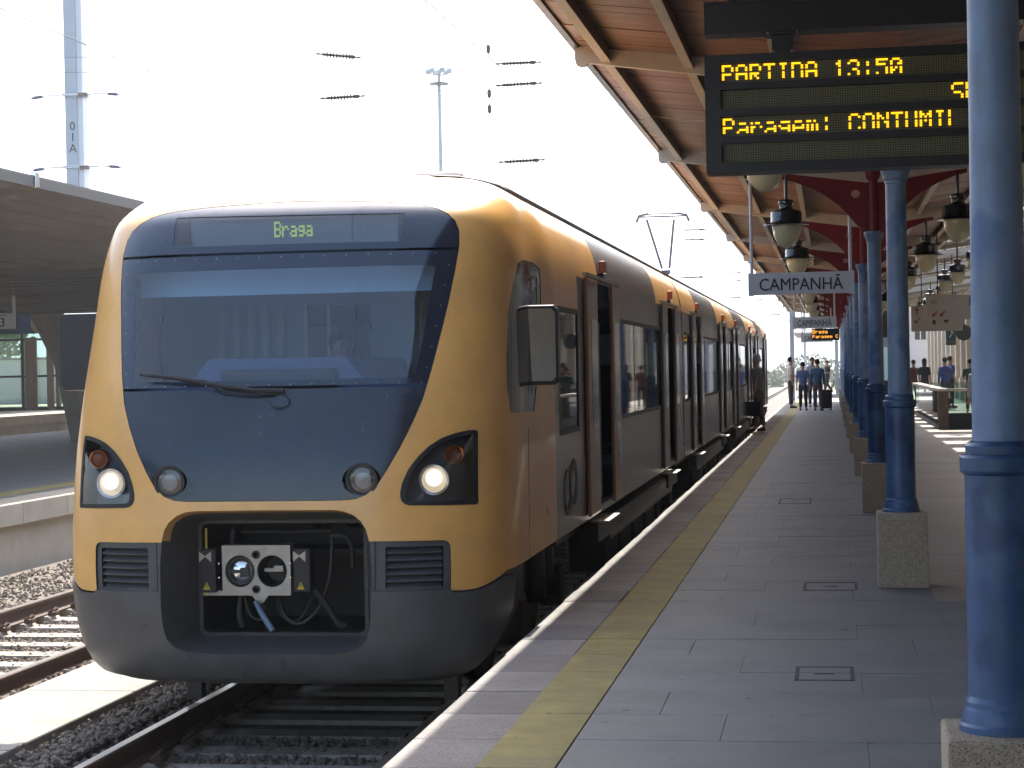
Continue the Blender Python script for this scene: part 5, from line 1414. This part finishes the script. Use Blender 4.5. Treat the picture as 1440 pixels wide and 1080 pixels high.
spans = [(32, [(-8.06,6.92,.13),(-8.0,6.22,-.02),(-5.0,6.66,0),(-5.0,6.31,-.02),(-4.98,5.04,-.02)]), (60, [(-4.05,5.75,0),(-4.05,5.45,0),(-4.1,4.3,0)]), (88, [(-4.2,5.7,0),(-4.2,5.35,0),(-4.2,4.6,0)]), (116, [(-4.2,5.4,0),(-4.2,4.9,0),(-3.2,4.5,0)]), (144, [(-4.2,5.4,0),(-3.2,4.7,0)])]
for si, (y, ins) in enumerate(spans):
    s = empty('headspan', (-7, y, 5), 'overhead span wires and ribbed insulators, %s span beyond the train front' % ordinal(si), 'overhead wires')
    for z in sorted({round(i[1],2) for i in ins}):
        MB().tube([(-15,0,z-5+.55),(-1,0,z-5),(5.5,0,z-5+.15)], .003, 5).build('span_wire', M['wire'], s)
    for (x, z, t_) in ins:
        o = MB().add(vs, fs).build('insulator', M['insul'], s, 50); o.location = (x+7, 0, z-5); o.rotation_euler = (0, t_, 0)
def wire(x, label, zc, zm):
    s = empty('contact_wire', (x, 12, zc), label, 'overhead wires')
    MB().tube([(0,-30,0),(0,220,0)], .006, 5).build('contact_wire', M['wire'], s)
    pts_ = []
    for i in range(0, 51):
        y = -30+i*5; ph = ((y-20) % 28)/28; pts_.append((0, y, zm-zc-4*(ph*(1-ph))*.6))
    MB().tube(pts_, .004, 5).build('messenger_wire', M['wire'], s)
    m = MB()
    for i in range(0, 30): 
        y = -20+i*7; m.tube([(0,y,0),(0,y,(zm-zc)-4*((((y-20) % 28)/28)*(1-((y-20) % 28)/28))*.6)], .003, 4)
    m.build('dropper', M['wire'], s)
wire(-3.46, 'contact wire above the train track', 4.86, 6.1); wire(-7.12, 'contact wire above the empty left track', 4.85, 6.1)
# hanging feeder with small insulators near the lamp mast
hv = empty('vertical_feeder', (-8.6, 50, 8), 'short vertical string of small insulators hanging from the span wires', 'insulator string')
MB().tube([(0,0,0),(0,0,2.1)], .006, 5).build('drop_wire', M['wire'], hv)
for z in (.35, .75, 1.9): MB().tube([(0,0,z-.13),(0,0,z-.08),(0,0,z+.06),(0,0,z+.13)], [.01,.05,.06,.01], 8).build('insulator', M['insul'], hv, 50)
# tall lamp mast
lm_ = empty('lamp_mast', (-17.85, 90, -.9), 'tall thin floodlight mast with a cluster of lamps beyond the train', 'lamp mast')
MB().lathe([(.13,0),(.08,16.6)], n=10).build('mast_pole', M['mast'], lm_, 40)
for k in range(6):
    a = k*PI/3; MB().tube([(0,0,16.3),(.5*math.cos(a),.5*math.sin(a),16.45)], .03, 6).box(.5*math.cos(a)-.12, .5*math.cos(a)+.12, .5*math.sin(a)-.1, .5*math.sin(a)+.1, 16.4, 16.6).build('floodlight', M['mast'], lm_)
MB().lathe([(.45,15.9),(.47,15.9),(.47,15.95),(.45,15.95)], n=16).build('service_ring', M['wire'], lm_)
# catenary posts on the right past the train
for i, (x, y, h) in enumerate(((-1.62, 84.9, 6.5), (-1.9, 150, 8), (1.1, 125, 7))):
    cp_ = empty('overhead_post', (x, y, -.0 if i in (0,) else -.9), ['pale square post at the far end of the canopy', 'thin far post beside the track past the platform end', 'slim post standing beyond the platform ramp'][i], 'post')
    MB().cbox(-.09,.09,-.09,.09,0,h,.01).build('post_shaft', M['mast'], cp_)
    if i > 0: MB().tube([(0,0,h-1.5),(2.3 if x < -5 else -1.6,0,h-1.1)], .04, 6).tube([(0,0,h-2.6),(2.3 if x < -5 else -1.6,0,h-1.2)], .03, 6).build('bracket_arm', M['mast'], cp_)
# far shelter past the canopy
fsr = empty('far_shelter', (-.6, 92, 0), 'pale flat roofed shelter past the end of the canopy', 'shelter')
MB().cbox(-1.05,3.4,0,12,2.9,3.05,.02).build('shelter_roof', M['cream'], fsr)
for x in (0.9, 3.0): 
    for y in (.5, 11): MB().box(x-.06,x+.06,y-.06,y+.06,0,2.9).build('shelter_post', M['mast'], fsr)
# small yellow track indicator
ti = empty('track_indicator', (-6.1, 120, -.8), 'small yellow track indicator beside the rails past the train', 'signal'); MB().box(-.02,.02,-.02,.02,0,.7).build('stem', M['black'], ti); MB().cbox(-.3,.3,-.05,.05,.7,1.1,.03).build('lamp_face', M['warn'], ti)
# low bushes past the platform end
for i, (x, y, r) in enumerate(((-16,170,4),(-10,210,5),(4,190,4),(-2.5,260,6),(-22,240,6))):
    t = empty('bush', (x, y, -.9), ['round dry green bush left of the far tracks', 'broad bush beside the far curve of the line', 'bush right of the line beyond the platform', 'large bush closing the view along the rails', 'far left bush beyond the yard'][i], 'bush')
    m = MB()
    for _ in range(1500):
        a = random.uniform(0, 2*PI); b = random.random()**.5; p = Vector((r*b*math.cos(a), r*b*math.sin(a), random.random()*r*.6*(1-b*b*.8)+.1))
        u = Vector((random.uniform(-1,1), random.uniform(-1,1), random.uniform(-1,1))).normalized()*.22; v = u.orthogonal()*.7
        m.add([p-u, p+v, p+u, p-v], [(0,1,2,3)])
    m.build('foliage', M['leaf'], t, fixn=False)
# ================================================================ PEOPLE
cols = {}
def cloth(c):
    k = tuple(c)
    if k not in cols: cols[k] = mat('cloth_%d' % len(cols), c, .85, var=.12, vscale=14)
    return cols[k]
def skin_obj(name, verts, edges, radii, mt, parent, root=0, sub=2):
    me = bpy.data.meshes.new(name); me.from_pydata(verts, edges, []); me.materials.append(mt)
    o = bpy.data.objects.new(name, me); COL.objects.link(o); o.parent = parent
    md = o.modifiers.new('skin', 'SKIN'); md.use_smooth_shade = True
    sv = me.skin_vertices[0].data
    for i, r in enumerate(radii): sv[i].radius = r if isinstance(r, tuple) else (r, r)
    for i in range(len(verts)): sv[i].use_root = (i == root)
    s = o.modifiers.new('sub', 'SUBSURF'); s.levels = sub; s.render_levels = sub
    return o
def person(loc, face, H, top, bottom, label, hair=(.015,.011,.009), arms=None, stride=0, long_sleeve=False, sit=False, hairlen=0, skirt=None, group=None, lean=0, bag=None, shoe=(.02,.02,.02), hairless=False):
    """figure facing local -Y; face = rotation about z"""
    r = empty('person', loc, label, 'person', group, rz=face); k = H/1.75
    hip = .92 if not sit else .50
    ln = lean
    def T(p): # lean the upper body forward (towards -Y)
        x, y, z = p
        if z > hip: y -= (z-hip)*ln
        return (x*k, y*k, z*k)
    st = stride
    V = [(0,0,hip),(0,0,hip+.12),(0,0,hip+.28),(0,0,hip+.46),(0,.0,hip+.55),(0,-.015,hip+.62),(0,-.02,hip+.70),(0,-.01,hip+.80)]
    Ra = [(.125,.095),(.115,.085),(.125,.09),(.135,.095),(.06,.05),(.052,.052),(.075,.085),(.06,.07)]
    E = [(0,1),(1,2),(2,3),(3,4),(4,5),(5,6),(6,7)]
    arms = arms or [((.06,.02,-.28),(.02,-.06,-.26)), ((.06,.02,-.28),(.02,-.06,-.26))]
    hands = []
    for sg, (ua, fa_) in zip((-1, 1), arms):
        s0 = (sg*.17, 0, hip+.475); e0 = (s0[0]+sg*ua[0], s0[1]+ua[1], s0[2]+ua[2]); h0 = (e0[0]+sg*fa_[0]*(1 if True else 1), e0[1]+fa_[1], e0[2]+fa_[2])
        i = len(V); V += [s0, e0, h0]; Ra += [.046,.036,.026]; E += [(3, i),(i, i+1),(i+1, i+2)]
        # hand: palm and five short fingers
        dv = Vector(h0)-Vector(e0); dv.normalize(); sd = Vector((1,0,0)) if abs(dv.x) < .7 else Vector((0,1,0)); pn = dv.cross(sd).normalized(); sd = pn.cross(dv).normalized()
        pa = Vector(h0)+dv*.05; j = len(V); V.append(tuple(pa)); Ra.append((.03,.018)); E.append((i+2, j)); hands.append(pa+dv*.03)
        for q, (off, ln_) in enumerate(((-.03,.055),(-.01,.065),(.01,.06),(.028,.05))):
            a = len(V); V += [tuple(pa+sd*off+dv*.035), tuple(pa+sd*off*1.1+dv*(.035+ln_)+pn*.015)]; Ra += [.009,.007]; E += [(j, a),(a, a+1)]
        a = len(V); V += [tuple(pa-sd*.035+pn*.01+dv*.015)]; Ra += [.009]; E += [(j, a)]
    feet = []
    for sg in (-1, 1):
        ph = sg*st
        h = (sg*.09, 0, hip-.06)
        if sit: kn = (sg*.12, -.45, hip+.0); an = (sg*.12, -.45, .08); to = (sg*.12, -.60, .04)
        else: kn = (sg*.095, -.10*abs(ph)-.5*ph*.45, .50); an = (sg*.10, -ph*.75 if ph > 0 else -ph*1.05, .09+(.10*abs(ph) if ph < 0 else 0)); to = (an[0]+sg*.03, an[1]-.15, .035+(0 if ph >= 0 else .0))
        i = len(V); V += [h, kn, an, to]; Ra += [.088,.058,.04,(.038,.028)]; E += [(0, i),(i, i+1),(i+1, i+2),(i+2, i+3)]; feet.append(i)
    VT = [T(p) for p in V]; RT = [(a*k if not isinstance(a, tuple) else tuple(q*k for q in a)) for a in Ra]
    skin_obj('body', VT, E, RT, M['skin'], r)
    # face details
    hc = Vector(T((0,-.02,hip+.745)))
    MB().lathe([(.012*k,-.02*k),(.015*k,.0),(.006*k,.035*k)], (hc.x, hc.y-.088*k, hc.z-.01*k), 8).build('nose', M['skin'], r, 50)
    ey = MB()
    for sg in (-1, 1): ey.lathe([(.001,-.008*k),(.009*k,0),(.001,.008*k)], (hc.x+sg*.03*k, hc.y-.078*k, hc.z+.02*k), 8)
    ey.build('eyes', M['hair'], r, 50)
    MB().box(hc.x-.022*k, hc.x+.022*k, hc.y-.083*k, hc.y-.075*k, hc.z-.05*k, hc.z-.043*k).build('mouth', M['redtext'], r)
    for sg in (-1, 1): MB().lathe([(.004*k,-.03*k),(.014*k,-.01*k),(.016*k,.015*k),(.004*k,.03*k)], (hc.x+sg*.077*k, hc.y+.01*k, hc.z+.005*k), 8).build('ear', M['skin'], r, 50)
    # hair
    if not hairless:
        hm = cloth(hair); b = bmesh.new(); bmesh.ops.create_icosphere(b, subdivisions=3, radius=1)
        for v in b.verts:
            c = v.co; f = .090*k
            z = c.z; 
            if c.y < -.35 and z < .45: c.y = -.35+(c.y+.35)*.1
            n_ = 1+.02*math.sin(c.x*17+c.z*13)
            c.x *= f*.98*n_; c.y = c.y*f*1.08*n_+.012*k; c.z = c.z*f*1.12*n_ if z > -.2 else c.z*f*(1.0+hairlen*2.2)
            v.co = Vector((c.x, c.y, c.z))+hc+Vector((0,.012*k,.022*k))
        me = bpy.data.meshes.new('hair'); b.to_mesh(me); b.free(); me.materials.append(hm); me.polygons.foreach_set('use_smooth', [True]*len(me.polygons))
        o = bpy.data.objects.new('hair', me); COL.objects.link(o); o.parent = r
    # shirt
    g = 1.22; sv_ = []; sr_ = []; se_ = []
    for i in range(5): sv_.append(VT[i] if i < 4 else T((0,0,hip+.55))); 
    sr_ = [tuple(q*k*g for q in (.152,.12)), tuple(q*k*g for q in (.122,.095)), tuple(q*k*g for q in (.128,.098)), tuple(q*k*g for q in (.138,.10)), (.07*k,.062*k)]
    sv_[0] = T((0,0,hip-.10)); se_ = [(0,1),(1,2),(2,3),(3,4)]
    for a in range(2):
        i0 = 8+a*13
        s0, e0, h0 = (Vector(VT[i0+q]) for q in range(3))
        j = len(sv_)
        if long_sleeve: sv_ += [tuple(s0), tuple(e0), tuple(e0.lerp(h0,.92))]; sr_ += [.084*k,.060*k,.044*k]; se_ += [(3,j),(j,j+1),(j+1,j+2)]
        else: sv_ += [tuple(s0), tuple(s0.lerp(e0,.45)), tuple(s0.lerp(e0,.9))]; sr_ += [.082*k,.068*k,.062*k]; se_ += [(3,j),(j,j+1),(j+1,j+2)]
    skin_obj('shirt', sv_, se_, sr_, cloth(top) if not isinstance(top, bpy.types.Material) else top, r)
    # trousers
    tv = [T((0,0,hip+.12)), T((0,0,hip+.0))]; tr = [tuple(q*k for q in (.135,.108)), tuple(q*k for q in (.150,.118))]; te = [(0,1)]
    for i in feet:
        h, kn, an = (Vector(VT[i+q]) for q in range(3)); j = len(tv)
        tv += [tuple(h), tuple(kn), tuple(kn.lerp(an,.93))]; tr += [.105*k,.076*k,.060*k]; te += [(1,j),(j,j+1),(j+1,j+2)]
    skin_obj('trousers', tv, te, tr, cloth(bottom), r)
    for i in feet:
        an, to = Vector(VT[i+2]), Vector(VT[i+3])
        skin_obj('shoe', [tuple(an+Vector((0,.03*k,-.045*k))), tuple(an.lerp(to,.5)+Vector((0,0,-.02*k))), tuple(to+Vector((0,-.04*k,0)))], [(0,1),(1,2)], [(.045*k,.04*k),(.045*k,.035*k),(.042*k,.028*k)], cloth(shoe), r, sub=1)
    if bag:
        hp = Vector(T(tuple(hands[bag[0]])))
        pos = Vector(loc)+Matrix.Rotation(face, 3, 'Z')@hp
        bg_ = empty('handbag', (pos.x, pos.y, pos.z-.30*k), bag[1], 'bag', rz=face)
        MB().cbox(-.07,.07,-.18,.18,-.12,.22,.03).build('bag_body', cloth(bag[2]), bg_, 40); MB().tube([(0,-.12,.2),(0,-.05,.33),(0,.05,.33),(0,.12,.2)], .012, 6).build('bag_handle', cloth(bag[2]), bg_, 50)
    return r
relaxed = ((.05,.02,-.28),(.01,-.06,-.25)); bent = ((.05,.04,-.27),(-.10,-.22,-.02)); pocket = ((.10,.06,-.25),(-.07,-.08,-.18)); out_ = ((.06,-.22,-.16),(.0,-.22,.02)); raised = ((.08,-.18,-.18),(.0,-.12,.20))
# group at the far end of the platform, backlit
person((-1.42,70.5,0), R_(100), 1.80, (.55,.48,.40), (.05,.045,.04), 'standing man in a pale short sleeved shirt and dark trousers, leftmost of the group', arms=[relaxed,bent])
person((-.93,66.5,0), R_(175), 1.62, (.10,.14,.28), (.03,.03,.04), 'man in a blue striped shirt seen from behind in the middle of the group', arms=[relaxed,relaxed])
person((-.66,71.5,0), R_(15), 1.78, (.45,.45,.50), (.03,.04,.07), 'person in a light shirt facing the others, at the back of the group', arms=[pocket,relaxed])
person((-.44,66.0,0), R_(165), 1.70, (.05,.09,.17), (.09,.08,.09), 'traveller in a dark blue shirt holding a suitcase handle, right of the group', arms=[relaxed,((.06,.02,-.28),(.02,.02,-.24))], long_sleeve=True)
sc_ = empty('suitcase', (-.18, 66.4, 0), 'dark wheeled suitcase standing beside the group on the platform', 'suitcase')
MB().cbox(-.21,.21,-.14,.14,.07,.70,.04).build('suitcase_shell', cloth((.04,.045,.045)), sc_, 40); MB().tube([(-.1,.1,.68),(-.1,.1,.98),(.1,.1,.98),(.1,.1,.68)], .012, 6).build('pull_handle', M['black'], sc_); 
for x in (-.16,.16):
    for y in (-.09,.09): MB().lathe([(.035,-.015),(.035,.015)], (x, y, .035), 10, 'y').build('wheel', M['black'], sc_)
person((-.18,103,0), R_(-60), 1.70, (.03,.03,.035), (.03,.03,.03), 'lone distant person in black walking across the platform end', stride=.35, arms=[relaxed,bent])
# passenger boarding the train with one foot on the step, and one leaning out
person((-1.70,46.6,0), R_(-105), 1.82, (.16,.16,.17), (.13,.11,.09), 'man in a grey shirt stepping up into an open train door', stride=.09, arms=[relaxed,relaxed], lean=.05, hair=(.35,.33,.31), bag=(1,'dark shoulder bag carried by the man boarding the train',(.02,.02,.02)))
person((-2.05,52.9,.42), R_(60), 1.74, (.03,.03,.04), (.03,.03,.04), 'person in black standing in a far train doorway', arms=[relaxed,relaxed])
# people beside the stairwell
person((3.20,69,0), R_(150), 1.66, (.02,.02,.02), (.02,.02,.02), 'woman with long dark hair in a black dress beyond the glass parapet', hairlen=1.0, arms=[relaxed,relaxed])
person((2.95,72,0), R_(170), 1.62, (.12,.03,.03), (.03,.03,.03), 'small figure in dark red half hidden left of the long haired woman')
person((3.72,66,0), R_(200), 1.68, (.06,.10,.30), (.03,.03,.05), 'person in a bright blue shirt standing beyond the glass parapet', arms=[bent,relaxed], long_sleeve=True)
person((3.95,67,0), R_(120), 1.72, (.05,.08,.25), (.03,.03,.05), 'second person in blue close beside the first, facing left')
person((4.12,60,0), R_(170), 1.62, (.02,.05,.03), (.03,.03,.03), 'person in a dark green shirt with a dark bag near the building', arms=[bent,bent])
person((4.35,61,0), R_(160), 1.74, (.04,.04,.07), (.03,.03,.04), 'taller person in a dark navy top beside the green shirted one')
person((4.55,59,0), R_(190), 1.60, (.05,.05,.08), (.04,.04,.05), 'shorter person in a patterned dark top closest to the building')
person((3.12,43.0,0), R_(178), 1.56, (.36,.38,.42), (.02,.02,.03), 'person in a loose light grey shirt walking past the stairwell with a black bag', long_sleeve=True, arms=[relaxed,relaxed], bag=(0,'black bag hanging from the hand of the grey shirted person',(.01,.01,.012)))
person((2.62,34.0,0), R_(200), 1.50, (.5,.5,.52), (.22,.06,.05), 'person in a white top with bare legs nearly hidden behind the nearest column')
# driver in the cab
dv_ = person((TXC+.10,13.25,.55), R_(8), 1.74, (.06,.09,.16), (.03,.03,.05), 'train driver in a dark blue shirt seated behind the windscreen', sit=True, arms=[((.05,-.14,-.24),(-.02,-.22,.02))]*2, long_sleeve=True)
